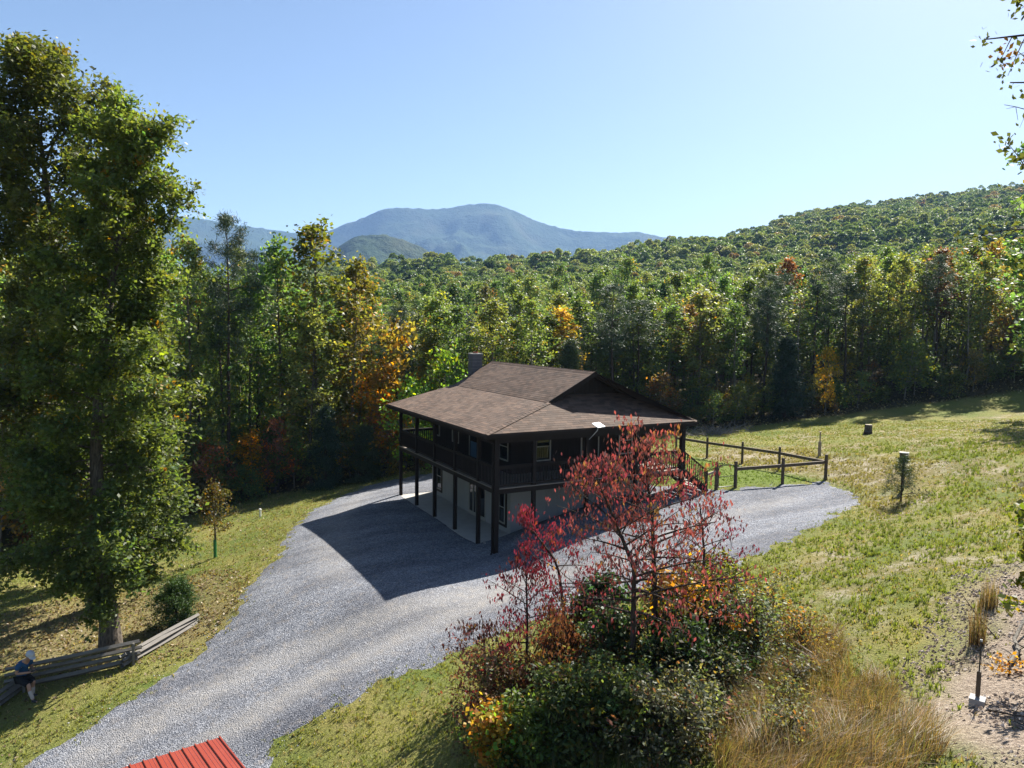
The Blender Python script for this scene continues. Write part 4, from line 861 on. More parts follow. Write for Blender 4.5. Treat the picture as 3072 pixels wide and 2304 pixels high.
# single trees that stand out
spec = [
 ('pine_tree', 'pine0', -7.3, 24.6, (.95, 1.14), PINE, 'tall bare stemmed pine left of the cabin with its crown against the mountain'),
 ('pine_tree', 'pine1', -4.6, 30.5, (1.0, 1.04), PINE, 'second pine with a rounded top behind the tall bare stemmed one'),
 ('tulip_tree', 'hard1', -1.2, 24.4, (1.35, 1.24), (.085, .098, .02), 'tall yellow green broadleaf tree just left of the cabin roof'),
 ('tulip_tree', 'hard3', -3.4, 26.2, (1.15, 1.20), GREEN, 'tall green broadleaf tree between the pine and the yellow green one'),
 ('tulip_tree', 'hard0', 1.6, 25.8, (1.1, 1.08), (.11, .10, .025), 'olive and rust broadleaf tree at the right of the tall left group'),
 ('maple_tree', 'thin0', 2.4, 28.5, (1.0, 1.03), (.17, .085, .035), 'rust coloured maple behind the left corner of the roof'),
 ('maple_tree', 'under0', 4.6, 23.7, (1.6, 2.0), (.20, .175, .04), 'bright golden yellow maple behind the cabin roof'),
 ('maple_tree', 'under2', 2.2, 22.3, (1.3, 1.45), (.30, .19, .025), 'smaller yellow orange maple beside the golden one'),
 ('sassafras_tree', 'under1', 5.7, 19.3, (1.25, 1.5), (.10, .17, .03), 'bright lime green small tree by the chimney'),
 ('sassafras_tree', 'under2', 3.9, 18.9, (1.1, 1.2), (.13, .20, .035), 'low lime green bushy tree beside the chimney'),
 ('maple_tree', 'hard2', 18.1, 24.4, (1.1, .74), (.27, .19, .035), 'yellow topped maple standing behind the gable of the cabin'),
 ('pine_tree', 'cedar', 16.9, 20.9, (1.4, 1.3), (.085, .13, .07), 'soft grey green young pine behind the roof ridge'),
 ('cedar_tree', 'cedar', 36.6, 17.6, (1.4, 1.15), (.035, .062, .035), 'dark conical cedar at the edge of the upper lawn'),
 ('sassafras_tree', 'under0', 39.6, 15.9, (.6, 1.1), (.30, .24, .03), 'small yellow tree beside the dark cedar at the edge of the lawn'),
 ('dogwood_tree', 'under0', -4.4, 23.6, (.85, .95), (.24, .11, .09), 'red dogwood under the tall trees left of the cabin'),
 ('dogwood_tree', 'under2', -8.4, 22.8, (.8, .8), (.26, .11, .09), 'pinkish red dogwood beside the bare pine stem'),
 ('dogwood_tree', 'under1', 2.3, 22.5, (.8, .85), (.25, .12, .10), 'dusky pink dogwood behind the left end of the porch'),
 ('dogwood_tree', 'under1', -5.9, 23.9, (.8, .8), YELLOW, 'small yellow tree under the tall pine'),
 ('cedar_tree', 'cedar', -1.6, 21.4, (1.0, .9), (.035, .065, .035), 'dark young cedar left of the porch'),
 ('cedar_tree', 'cedar', 1.0, 21.2, (1.0, .62), (.07, .10, .045), 'feathery pale green pine sapling beside the porch'),
 ('maple_tree', 'hard4', 57, 17.5, (1.0, .82), (.12, .06, .04), 'dark red maple at the right end of the forest edge'),
 ('maple_tree', 'hard2', 47, 27, (1.0, .9), (.15, .08, .045), 'reddish tree standing in the forest above the upper lawn'),
]
taken = []
spec += [('oak_tree', 'hard1', 44.8, 2.3, (1.5, 1.5), GREEN, 'tall tree beyond the right edge whose shadow falls on the upper lawn'), ('oak_tree', 'thin0', 47.5, .4, (1.6, 1.5), OLIVE, 'second tall tree beyond the right edge above the lawn')]
for nm, key, x, y, s, c, lab in spec:
    plant_tree(nm, key, x, y, s, rf_.uniform(0, 6.28), c, lab); taken.append((x, y))
taken = np.array(taken)
def ok_near(x, y):
    a, d = pol(x, y); b = beyond(x, y)
    return (b > np.where(a > 33, 4.5, .8)) & (b < 40) & (a > -12) & (a < 65.5) & (d > 40)
pts = scatter(16000, (-45, 95), (-5, 80), 2.05, ok_near, 3)
dm = np.hypot(pts[:, None, 0]-taken[None, :, 0], pts[:, None, 1]-taken[None, :, 1]).min(1); pts = pts[dm > 1.5]
a_, d_ = pol(pts[:, 0], pts[:, 1]); b_ = beyond(pts[:, 0], pts[:, 1])
pts = pts[np.argsort(b_+d_*.15)]
keys = ['hard0', 'hard1', 'hard2', 'hard3', 'hard4', 'thin0', 'thin1', 'pine0', 'pine1']
pal = [GREEN, GREEN, OLIVE, OLIVE, YOLIVE, (.085, .128, .045), (.118, .145, .05), GREEN]
near_n = 0; rest = []
GL = {'L': ('tall green tree in the dense forest left of the cabin', 'forest trees left of the cabin'), 'R': ('slender green tree in the dense forest behind the cabin and lawn', 'forest trees behind the cabin and lawn')}
for x, y in pts:
    a, d = pol(x, y); b = beyond(x, y); a = float(a)
    left = a < 17
    if left and rf_.random() < .22: continue
    if near_n >= 286: rest.append((x, y)); continue
    k = rf_.choice(keys if not left else ['hard0', 'hard1', 'hard3', 'hard3', 'thin0', 'pine1', 'hard1'])
    hs = (rf_.uniform(.98, 1.2) if a < 9 else rf_.uniform(.82, 1.05)) if left else rf_.uniform(.68, .92)
    if 12 < a < 17: hs = rf_.uniform(.8, 1.0)
    if k.startswith('pine'): hs *= .85
    c = PINE if k.startswith('pine') else rf_.choice(pal)
    if left: c = tuple(v*1.25 for v in c)
    if rf_.random() < .04: c = rf_.choice([(.14, .085, .04), TAN, (.18, .13, .04)])
    lab, grp = GL['L' if left else 'R']
    if k.startswith('pine'): plant_tree('pine_tree', k, x, y, (rf_.uniform(.75, 1.0), hs), rf_.uniform(0, 6.28), c, 'dark green pine among the broadleaf forest trees', 'tree', 'pines in the forest')
    else: plant_tree('forest_tree', k, x, y, (rf_.uniform(.8, 1.05), hs), rf_.uniform(0, 6.28), c, lab, 'tree', grp)
    near_n += 1
# understorey along the forest edge
up = scatter(6000, (-40, 75), (-5, 45), 1.5, lambda x, y: (beyond(x, y) > np.where(pol(x, y)[0] > 33, 1.6, -.1)) & (beyond(x, y) < 8) & (pol(x, y)[0] > -11) & (pol(x, y)[0] < 67), 9)
for x, y in up[:300]:
    k = rf_.choice(['under0', 'under1', 'under2', 'bush', 'bush', 'bush']); s = rf_.uniform(.55, 1.05) if k != 'bush' else rf_.uniform(.6, 1.3)
    c = rf_.choice([GREEN, OLIVE, OLIVE, YOLIVE, OLIVE, TAN, (.13, .12, .055)])
    if k == 'bush': plant_tree('bush', k, x, y, s, rf_.uniform(0, 6.28), c, 'low bush at the foot of the forest edge', 'bush', 'bushes along the forest edge')
    else: plant_tree('understorey_tree', k, x, y, s, rf_.uniform(0, 6.28), c, 'small leafy tree under the taller trees of the forest edge', 'tree', 'small trees of the forest edge')
# the far forest: one mass, thousands of crowns set out over the hillside
def ok_far(x, y):
    a, d = pol(x, y); b = beyond(x, y)
    return (b > 39) & (d < 330) & (a > -16) & (a < 71)
f1 = scatter(60000, (-110, 310), (-20, 330), 3.0, ok_far, 13)
f2 = scatter(150000, (-50, 1050), (-150, 1000), 4.6, lambda x, y: (pol(x, y)[1] >= 330) & (pol(x, y)[1] < 1080) & (pol(x, y)[0] > 5) & (pol(x, y)[0] < 70), 14)
FP_ = np.concatenate([np.array(rest).reshape(-1, 2), f1, f2]); FZ = ground(FP_[:, 0], FP_[:, 1])
fd = pol(FP_[:, 0], FP_[:, 1])[1]
fs = np.where(fd < 330, rng.uniform(.62, 1.0, len(FP_)), rng.uniform(.75, 1.5, len(FP_)))
fs = np.where((FP_[:, 0] < 3) & (fd < 140), fs*1.25, fs)
def far_proto(i):
    r = np.random.default_rng(200+i); n = 1700; u = r.normal(size=(n, 3)); u /= np.linalg.norm(u, axis=1, keepdims=True); u[:, 2] = np.abs(u[:, 2])*1.0-.25
    nl = 7; lc = np.c_[r.normal(size=(nl, 2))*1.25, r.uniform(5.0, 10.5, nl)]; lr = r.uniform(1.1, 2.0, nl); li = r.integers(0, nl, n)
    P = u*(lr[li][:, None])*np.array([1, 1, .95])*r.uniform(.7, 1.05, (n, 1))+lc[li]
    global rng
    o = rng; rng = r; V, F = leaves_np(P, .55, .38, 'up'); t = r.uniform(.6, 1.4, (n, 1))*np.array([[1, 1, 1]])
    t = t*(1+np.clip((P[:, 2:3]-7)/6, 0, 1)*np.array([[.5, .25, 0]])); rng = o
    # a rough trunk
    mb = MB(); mb.tube([(0, 0, -.3), (0, 0, 5), (.1, 0, 10)], [.14, .11, .04], 5)
    n0 = len(V); return np.concatenate([V, np.concatenate(mb.V)]), np.concatenate([F]+[q+n0 for q in mb.F]), np.concatenate([np.repeat(t, 4, 0), np.tile([[.5, .35, .3]], (mb.n, 1))])
m, nt, ns, ls = newmat('far_leaf')
oi = nt.nodes.new('ShaderNodeObjectInfo'); t = attr(nt, 'tint')
base = ramp(nt, oi.outputs['Random'], [(0, (.05, .09, .04)), (.10, (.088, .15, .054)), (.45, (.118, .18, .062)), (.75, (.150, .20, .072)), (.955, (.175, .20, .075)), (.975, (.20, .12, .06)), (.985, (.22, .17, .05)), (1, (.045, .07, .04))])
c = mixc(nt, base, t.outputs['Color'], 1.0, 'MULTIPLY')
p = N(nt, 'ShaderNodeBsdfPrincipled', Roughness=.5); p.inputs['Specular IOR Level'].default_value = .25; ls.new(c, p.inputs['Base Color'])
tr = N(nt, 'ShaderNodeBsdfTranslucent'); ls.new(mixc(nt, c, (1.5, 1.5, .8), 1.0, 'MULTIPLY'), tr.inputs['Color'])
mx = N(nt, 'ShaderNodeMixShader'); mx.inputs[0].default_value = .38; ls.new(p.outputs[0], mx.inputs[1]); ls.new(tr.outputs[0], mx.inputs[2])
o = nt.nodes.new('ShaderNodeOutputMaterial'); ls.new(mx.outputs[0], o.inputs['Surface']); M['far_leaf'] = m
me = bpy.data.meshes.new('far_forest'); me.vertices.add(len(FP_)); me.vertices.foreach_set('co', np.c_[FP_, FZ-.2].astype(np.float32).ravel())
a = me.attributes.new('size', 'FLOAT', 'POINT'); a.data.foreach_set('value', fs.astype(np.float32))
pid = np.where(fd < 125, rng.integers(4, 9, len(FP_)), rng.integers(0, 4, len(FP_)))
a = me.attributes.new('pid', 'FLOAT', 'POINT'); a.data.foreach_set('value', pid.astype(np.float32))
ff = bpy.data.objects.new('far_forest', me); col.objects.link(ff); tag(ff, 'autumn forest covering the hillside beyond the nearer trees', 'forest', None, 'stuff')
ng = bpy.data.node_groups.new('forest_scatter', 'GeometryNodeTree'); ng.interface.new_socket('Geometry', in_out='INPUT', socket_type='NodeSocketGeometry'); ng.interface.new_socket('Geometry', in_out='OUTPUT', socket_type='NodeSocketGeometry')
gi = ng.nodes.new('NodeGroupInput'); go = ng.nodes.new('NodeGroupOutput'); jn = ng.nodes.new('GeometryNodeJoinGeometry')
def joined(a, b):                             # trunk and crown of a forest tree in one mesh
    out = []
    for me_ in (a, b):
        v_ = np.zeros(len(me_.vertices)*3, np.float32); me_.vertices.foreach_get('co', v_); f_ = np.zeros(len(me_.loops), np.int32); me_.loops.foreach_get('vertex_index', f_); t_ = np.zeros(len(me_.vertices)*4, np.float32); me_.attributes['tint'].data.foreach_get('color', t_)
        out.append((v_.reshape(-1, 3), f_.reshape(-1, 4), t_.reshape(-1, 4)[:, :3]))
    (va, fa, ta), (vb, fb, tb_) = out
    return np.r_[va, vb], np.r_[fa, fb+len(va)], np.r_[ta*np.array([[.55, .38, .6]]), tb_]
for k in range(9):
    V, F, T = far_proto(k) if k < 4 else joined(*PROTO['hard%d' % (k-4)]); pm = mesh_np('far_crown', V, F, M['far_leaf'], T); po = bpy.data.objects.new('far_crown', pm)
    oi_ = ng.nodes.new('GeometryNodeObjectInfo'); oi_.inputs['Object'].default_value = po
    ix = ng.nodes.new('GeometryNodeInputNamedAttribute'); ix.data_type = 'FLOAT'; ix.inputs['Name'].default_value = 'pid'
    eq = ng.nodes.new('FunctionNodeCompare'); eq.data_type = 'FLOAT'; eq.operation = 'EQUAL'; ng.links.new(ix.outputs['Attribute'], eq.inputs[0]); eq.inputs[1].default_value = k; eq.inputs['Epsilon'].default_value = .1
    ip = ng.nodes.new('GeometryNodeInstanceOnPoints'); ng.links.new(gi.outputs[0], ip.inputs['Points']); ng.links.new(eq.outputs[0], ip.inputs['Selection']); ng.links.new(oi_.outputs['Geometry'], ip.inputs['Instance'])
    rv_ = ng.nodes.new('FunctionNodeRandomValue'); rv_.data_type = 'FLOAT_VECTOR'; rv_.inputs[0].default_value = (-.04, -.04, 0); rv_.inputs[1].default_value = (.04, .04, 6.28); ng.links.new(rv_.outputs[0], ip.inputs['Rotation'])
    na = ng.nodes.new('GeometryNodeInputNamedAttribute'); na.data_type = 'FLOAT'; na.inputs['Name'].default_value = 'size'; sv3 = ng.nodes.new('FunctionNodeRandomValue'); sv3.data_type = 'FLOAT_VECTOR'; sv3.inputs[0].default_value = (.8, .8, .75); sv3.inputs[1].default_value = (1.3, 1.3, 1.2); sv3.inputs['Seed'].default_value = 5; vm_ = ng.nodes.new('ShaderNodeVectorMath'); vm_.operation = 'SCALE'; ng.links.new(sv3.outputs[0], vm_.inputs[0]); ng.links.new(na.outputs['Attribute'], vm_.inputs['Scale']); ng.links.new(vm_.outputs[0], ip.inputs['Scale']); ng.links.new(ip.outputs[0], jn.inputs[0])
ng.links.new(jn.outputs[0], go.inputs[0]); md_ = ff.modifiers.new('scatter', 'NODES'); md_.node_group = ng
print('forest', near_n, len(up), len(FP_))

# ---------------------------------------------------------------- mountains
m, nt, ns, ls = newmat('mountain_forest')
v = pos(nt); n1 = noise(nt, v, .004, 4); n2 = noise(nt, v, .035, 4, .7)
c = mixc(nt, (.014, .034, .020), (.045, .068, .032), n2); c = mixc(nt, c, (.08, .07, .035), math_(nt, 'MULTIPLY', ramp(nt, n1, [(.5, (0, 0, 0)), (.7, (1, 1, 1))]), .4))
finish(nt, c, .95, .05, bump(nt, n2, 1.0, 14)); M['mountain'] = m
def mountain(nm, label, line, depth, base, res, amp, seed):
    L = np.array(line, float); s = np.r_[0, np.cumsum(np.hypot(*np.diff(L[:, :2], axis=0).T))]; n = int(s[-1]/res)
    t = np.linspace(0, s[-1], n); px = np.interp(t, s, L[:, 0]); py = np.interp(t, s, L[:, 1]); pz = np.interp(t, s, L[:, 2])
    ker = np.hanning(9); ker /= ker.sum(); pz = np.convolve(np.pad(pz, 4, mode='edge'), ker, 'valid')
    dx = px-CAM[0]; dy = py-CAM[1]; d = np.hypot(dx, dy); ux, uy = dx/d, dy/d
    ms = np.r_[np.linspace(-1, 0, int(depth/res)), np.linspace(0, 1.3, int(depth/res/2))[1:]]
    Xm = px[None]+ux[None]*ms[:, None]*depth; Ym = py[None]+uy[None]*ms[:, None]*depth
    fall = np.where(ms < 0, (1+ms)**1.25, 1-(ms/1.3)**1.2)[:, None]
    sp = (fbm(Xm.ravel(), Ym.ravel(), 420, seed, 5).reshape(Xm.shape)-.5)
    rid = -np.abs(fbm(Xm.ravel()+900, Ym.ravel(), 620, seed+3, 4).reshape(Xm.shape)-.5)*2
    Zm = base+(pz[None]-base)*fall+(sp*amp+rid*amp*.9)*np.clip(1-np.abs(fall-.5)*2, 0, 1)**.7*1.3
    Zm += (fbm(Xm.ravel(), Ym.ravel(), 26, seed+8, 2).reshape(Xm.shape)-.5)*12
    I = np.arange(Xm.size).reshape(Xm.shape); F = np.stack([I[:-1, :-1], I[:-1, 1:], I[1:, 1:], I[1:, :-1]], -1).reshape(-1, 4)
    tag(mobj(nm, mesh_np(nm, np.c_[Xm.ravel(), Ym.ravel(), Zm.ravel()], F, M['mountain'], None, True)), label, None, None, 'structure')
mountain('mountain', 'long blue forested mountain on the horizon', [(-900, 4150, 560), (-300, 4175, 592), (42, 4175, 590), (237, 4167, 579), (371, 4157, 567), (531, 4140, 549), (720, 4110, 535), (840, 4087, 521), (937, 4066, 523), (1060, 4036, 578), (1184, 4001, 633), (1258, 3978, 678), (1332, 3954, 691), (1455, 3910, 691), (1579, 3862, 690), (1701, 3809, 717), (1810, 3759, 733), (1894, 3717, 724), (1965, 3680, 691), (2060, 3628, 645), (2130, 3587, 614), (2244, 3517, 583), (2377, 3428, 570), (2485, 3352, 566), (2568, 3288, 573), (2630, 3240, 554), (2710, 3173, 527), (2824, 3072, 512), (2986, 2916, 487), (3400, 2500, 420)], 1700, 0, 16, 260, 3)
mountain('foothill', 'nearer dark blue forested foothill below the mountain', [(250, 1660, 60), (340, 1638, 130), (381, 1629, 161), (416, 1620, 196), (451, 1610, 219), (481, 1601, 222), (532, 1585, 218), (582, 1568, 200), (642, 1544, 170), (682, 1526, 138), (760, 1490, 90), (860, 1440, 40)], 520, 10, 9, 50, 9)

# ---------------------------------------------------------------- grass, leaves, stones
def tufts(n, xr, yr, keep, hgt, wid, blades, colr, seed, lean=.5, nm='grass', label=None, dens=None, bend=None, smin=.35):
    r = np.random.default_rng(seed); x = r.uniform(*xr, n); y = r.uniform(*yr, n); k = keep(x, y, r); x = x[k]; y = y[k]; n = len(x); z = ground(x, y)-.01
    nb = n*blades; bi = np.repeat(np.arange(n), blades); az = r.uniform(0, 6.28, nb); sc_ = (r.uniform(smin, 1.4, n)[bi])*r.uniform(.6, 1.2, nb)
    ox = x[bi]+r.normal(size=nb)*wid*2.0; oy = y[bi]+r.normal(size=nb)*wid*2.0; oz = z[bi]
    lx = np.cos(az)*lean*r.uniform(.2, 1, nb); ly = np.sin(az)*lean*r.uniform(.2, 1, nb)
    if bend is not None:
        ba = 6.28*fbm(ox, oy, 1.6, 97)*1.5; lx = lx+bend*np.cos(ba); ly = ly+bend*np.sin(ba)
    h = hgt*sc_; px = -np.sin(az)*wid; py = np.cos(az)*wid
    b0 = np.c_[ox-px, oy-py, oz]; b1 = np.c_[ox+px, oy+py, oz]; mx_, my_, mz_ = ox+lx*h*.35, oy+ly*h*.35, oz+h*.58
    m0 = np.c_[mx_-px*.7, my_-py*.7, mz_]; m1 = np.c_[mx_+px*.7, my_+py*.7, mz_]; tp = np.c_[ox+lx*h, oy+ly*h, oz+h*np.clip(1.0-.25*(lx*lx+ly*ly), .35, 1)]
    V = np.stack([b0, b1, m1, m0, tp], 1).reshape(-1, 3); F = (np.arange(nb)[:, None, None]*5+np.array([(0, 1, 2), (0, 2, 3), (3, 2, 4)])[None]).reshape(-1, 3)
    c = colr(x, y, r)[bi]*r.uniform(.7, 1.3, (nb, 1)); T = np.repeat(c, 5, 0)
    o = mobj(nm, mesh_np(nm, V, F, M['leaf_plain'], T)); tag(o, label, None, None, 'stuff'); return o
def lawn_keep(p):
    def f(x, y, r):
        a, d = pol(x, y); g = sdf(GRAVEL, x, y)+.9*(fbm(x, y, 1.6, 31)-.5)*1.1+.35*(fbm(x, y, .45, 33)-.5)*2+r.normal(size=len(x))*.34
        inh = (x > -.15) & (x < 10.1) & (y > -.1) & (y < 11.6)
        q = (g > -.05) & ~inh & (a > -12) & (a < 70) & (d > 9) & (d < 62) & (beyond(x, y) < .3)
        pr = p*(1-.97*(sdf(DIRT, x, y) < .3))*(1-.5*(sdf(DIRT2, x, y) < 0))*(1-.55*(sdf(DRY, x, y) < 0))*np.clip(1.4*fbm(x, y, 1.1, 51)**1.2*1.3, .1, 1)*np.clip(16/d, .35, 1)
        return q & (r.random(len(x)) < pr)
    return f
def lawn_col(x, y, r):
    n = fbm(x, y, 2.5, 60)[:, None]; g = np.array([.125, .165, .036]); yv = np.array([.255, .24, .075]); br = np.array([.30, .23, .12])
    c = g*(1-n)+yv*n; k = (r.random(len(x)) < .18+.45*(sdf(DRY, x, y) < .5)+.35*(sdf(DIRT2, x, y) < .5))[:, None]; c = np.where(k, br*r.uniform(.6, 1.2, (len(x), 1)), c)
    lu = (sdf(LUSH, x, y) < 0)[:, None]; return np.where(lu, np.array([.12, .17, .03]), c)
tufts(420000, (-24, 58), (-24, 24), lawn_keep(.9), .085, .016, 4, lawn_col, 71, .7, 'grass', 'short lawn grass with thin and brown patches')
def clump_keep(x, y, r):
    a, d = pol(x, y); g = sdf(GRAVEL, x, y)
    return (g > .3) & (a > 20) & (a < 70) & (d > 10) & (d < 48) & (beyond(x, y) < -3) & (sdf(DIRT, x, y) > -.6) & (x > -1) & (sdf(LUSH, x, y) > .3) & (fbm(x, y, .9, 77) > .50) & (r.random(len(x)) < .5)
tufts(60000, (-2, 34), (-24, 8), clump_keep, .14, .011, 9, lambda x, y, r: np.where((sdf(DIRT2, x, y) < .3)[:, None], np.array([[.21, .17, .07]]), np.array([[.165, .185, .04]]))*r.uniform(.7, 1.3, (len(x), 1)), 72, .7, 'grass_clumps', 'tufted clumps of grass on the hillside')
# tall dry grass
TALL = [(-1.9, -14.6), (-.2, -14.6), (1.2, -13.6), (1.6, -14.3), (.4, -15.6), (-.6, -17.2), (-2.0, -18.7), (-2.9, -19.9), (-4.3, -19.3), (-4.6, -17.5), (-3.7, -16.2), (-2.6, -15.4)]
tk = lambda x, y, r: (sdf(TALL, x, y)+.5*(fbm(x, y, .7, 90)-.5)*2 < 0) & (r.random(len(x)) < .08+1.2*np.clip(fbm(x, y, .7, 91)-.25, 0, 1))
dryg = lambda x, y, r: np.array([.30, .21, .11])*r.uniform(.4, 1.5, (len(x), 1))*np.where((r.random(len(x)) < .3)[:, None], np.array([[.6, .85, .6]]), 1)
tufts(36000, (-5, 2), (-20.5, -13), tk, .54, .0042, 5, dryg, 73, .8, 'tall_dry_grass', 'tall brown dry grass on the near slope', bend=.45)
tufts(2600, (-7.5, 3), (-17, -9.5), lambda x, y, r: (sdf([(-6.8, -13.3), (-6.0, -10.8), (-5.0, -9.5), (-3.5, -9.6), (-1, -10.6), (1.8, -10.6), (2.6, -12.5), (1.0, -14.6), (-2, -15.2), (-4, -16.8), (-5.2, -15.4)], x, y) < 0) & (r.random(len(x)) < .8), .38, .010, 9, lambda x, y, r: np.array([.17, .15, .06])*r.uniform(.5, 1.3, (len(x), 1)), 74, .6, 'weeds', 'rough weeds and grass round the feet of the thicket')
for (x0, y0, lab) in ((2.15, -17.25, 'larger clump of tall dry grass standing on the bare dirt'), (3.9, -16.5, 'smaller dry grass clump behind the larger one on the dirt')):
    o = tufts(54, (x0-.15, x0+.15), (y0-.16, y0+.16), lambda x, y, r: np.ones(len(x), bool), (.78 if x0 < 3 else .6), .0045, 5, dryg, int(x0*100), .22, 'dry_grass_clump'); o['kind'] = 'thing'; tag(o, lab, 'grass clump')
# fallen leaves on the lawn and drive
def litter(n, xr, yr, keep, size, cols, seed, nm, label, lift=.03):
    r = np.random.default_rng(seed); x = r.uniform(*xr, n); y = r.uniform(*yr, n); k = keep(x, y, r); x = x[k]; y = y[k]
    global rng
    o = rng; rng = r; V, F = leaves_np(np.c_[x, y, ground(x, y)+lift], size, size*.7, 'up'); rng = o
    c = np.array(cols)[r.integers(0, len(cols), len(x))]*r.uniform(.6, 1.3, (len(x), 1))
    tag(mobj(nm, mesh_np(nm, V, F, M['leaf_plain'], np.repeat(c, 4, 0))), label, None, None, 'stuff')
browns = [(.23, .17, .095), (.18, .125, .06), (.31, .25, .15), (.13, .085, .05)]
litter(36000, (-22, -4), (-4, 22), lambda x, y, r: (sdf(GRAVEL, x, y) > .1) & (r.random(len(x)) < np.where(sdf(DRY, x, y) < .6, .8, .10)), .10, browns, 81, 'fallen_leaves', 'dry brown leaves fallen on the lawn under the oak')
litter(30000, (-12, 75), (2, 40), lambda x, y, r: (beyond(x, y) > -.6) & (beyond(x, y) < 5), .17, browns+[(.10, .09, .04)], 82, 'forest_litter', 'leaf litter along the foot of the forest', .06)
# rough stones and clods on the dirt bank
def clods(n, xr, yr, keep, s0, s1, seed, nm, label, cols):
    r = np.random.default_rng(seed); x = r.uniform(*xr, n); y = r.uniform(*yr, n); k = keep(x, y, r); x = x[k]; y = y[k]; n = len(x)
    base = np.array([(1, 0, 0), (0, 1, 0), (-1, 0, 0), (0, -1, 0), (0, 0, .7), (0, 0, -.5)], float); s = r.uniform(s0, s1, n)*r.uniform(.5, 1, n)
    V = base[None]*s[:, None, None]*r.uniform(.55, 1.3, (n, 6, 1)); th = r.uniform(0, 6.28, n); c, q = np.cos(th)[:, None], np.sin(th)[:, None]
    V = np.stack([V[..., 0]*c-V[..., 1]*q, V[..., 0]*q+V[..., 1]*c, V[..., 2]], -1)+np.c_[x, y, ground(x, y)+.01][:, None]
    f = np.array([(0, 1, 4), (1, 2, 4), (2, 3, 4), (3, 0, 4), (1, 0, 5), (2, 1, 5), (3, 2, 5), (0, 3, 5)]); F = (np.arange(n)[:, None, None]*6+f[None]).reshape(-1, 3)
    cc = np.array(cols)[r.integers(0, len(cols), n)]*r.uniform(.6, 1.3, (n, 1)); tag(mobj(nm, mesh_np(nm, V.reshape(-1, 3), F, M['clod'], np.repeat(cc, 6, 0))), label, None, None, 'stuff')
m, nt, ns, ls = newmat('clod'); t = attr(nt, 'tint'); finish(nt, mixc(nt, t.outputs['Color'], (.6, .6, .6), noise(nt, pos(nt), 30, 3), 'MULTIPLY'), .95, .1); M['clod'] = m
earth = [(.42, .34, .27), (.33, .25, .19), (.55, .47, .40), (.25, .19, .15)]
clods(34000, (-4, 10), (-25, -12), lambda x, y, r: (sdf(DIRT, x, y)+1.2*(fbm(x, y, 1.2, 95)-.5) < .4), .015, .055, 83, 'dirt_clods', 'clods, chips and small stones on the bare dirt bank', earth)
clods(2600, (8, 25), (-12, 10), lambda x, y, r: (sdf(DIRT2, x, y) < .5) & (r.random(len(x)) < .7), .03, .08, 84, 'soil_clods', 'brown soil clods on the thin grass of the hillside', [(.18, .13, .07), (.24, .18, .10)])
gcol = [(.35, .35, .37), (.22, .225, .245), (.5, .5, .5), (.13, .135, .15)]
clods(40000, (-18, 19), (-9, 19), lambda x, y, r: (sdf(GRAVEL, x, y)+.9*(fbm(x, y, 1.6, 31)-.5)*1.1 < .25+r.exponential(.22, len(x))) & ~((x > -.1) & (y > -.1) & (x < 9.8) & (y < 11.6)) & (r.random(len(x)) < np.clip(22/pol(x, y)[1], .3, 1)), .014, .034, 85, 'gravel_stones', 'loose grey stones lying on the driveway', gcol)
# brush pile and fallen branches
bp = MB(); r_ = np.random.default_rng(55)
for i in range(150):
    x, y = 27.2+r_.normal()*1.5, 15.8+r_.normal()*.7; z = gz(x, y); d = unit(1)[0]; d[2] = abs(d[2])*.5; L = r_.uniform(.6, 1.8)
    bp.tube([(x, y, z), tuple(np.array([x, y, z])+d*L*.5+[0, 0, .05]), tuple(np.array([x, y, z])+d*L)], [.03, .022, .01], 4)
tag(mobj('brush_pile', bp.mesh('brush_pile', M['bark_pale'])), 'pile of cut grey brush at the forest edge behind the fence', 'brush pile')
def branch(label, pts, r0, mat):
    mb = MB(); P = [(x, y, gz(x, y)+h) for x, y, h in pts]; mb.tube(P, np.linspace(r0, r0*.4, len(P)), 6)
    for k in range(3):
        p = np.array(P[1+k % (len(P)-2)]); mb.tube([p, p+unit(1)[0]*np.array([.4, .4, .15]), p+unit(1)[0]*np.array([.6, .6, .3])], [r0*.4, r0*.25, r0*.1], 4)
    tag(mobj('fallen_branch', mb.mesh('fallen_branch', mat, True)), label, 'branch')
branch('pale forked branch lying on the dirt at the right edge', [(1.3, -18.3, .05), (1.75, -18.2, .10), (2.2, -17.9, .12), (2.9, -17.75, .3), (3.4, -17.6, .55)], .05, M['bark_pale'])
branch('thin dark stick standing up beside the pale branch', [(2.2, -17.6, .1), (2.25, -17.2, .5), (2.3, -16.8, 1.0)], .014, M['bark_dark'])
branch('thin stick lying on the dirt near the bottom right corner', [(-.9, -19.1, .03), (-1.2, -19.6, .05), (-1.35, -20.2, .05)], .02, M['bark'])
# yellow leaved sprig on the dirt
own_tree('sprout', 'little yellow leaved sprout on the bare dirt by the stake', 'plant', (.75, -18.55, gz(.75, -18.55)), M['bark_dark'], LE, (.42, .22, .02), seed=150, trunk=[(0, 0, 0), (.1, .05, .1), (.3, .1, .22)], r0=.008, cb=.1, prof=lambda f: .22, nb=8, twigs=3, lpc=3, ln=.08, wd=.05, clump=.05, el=(0, 20), mode='up')

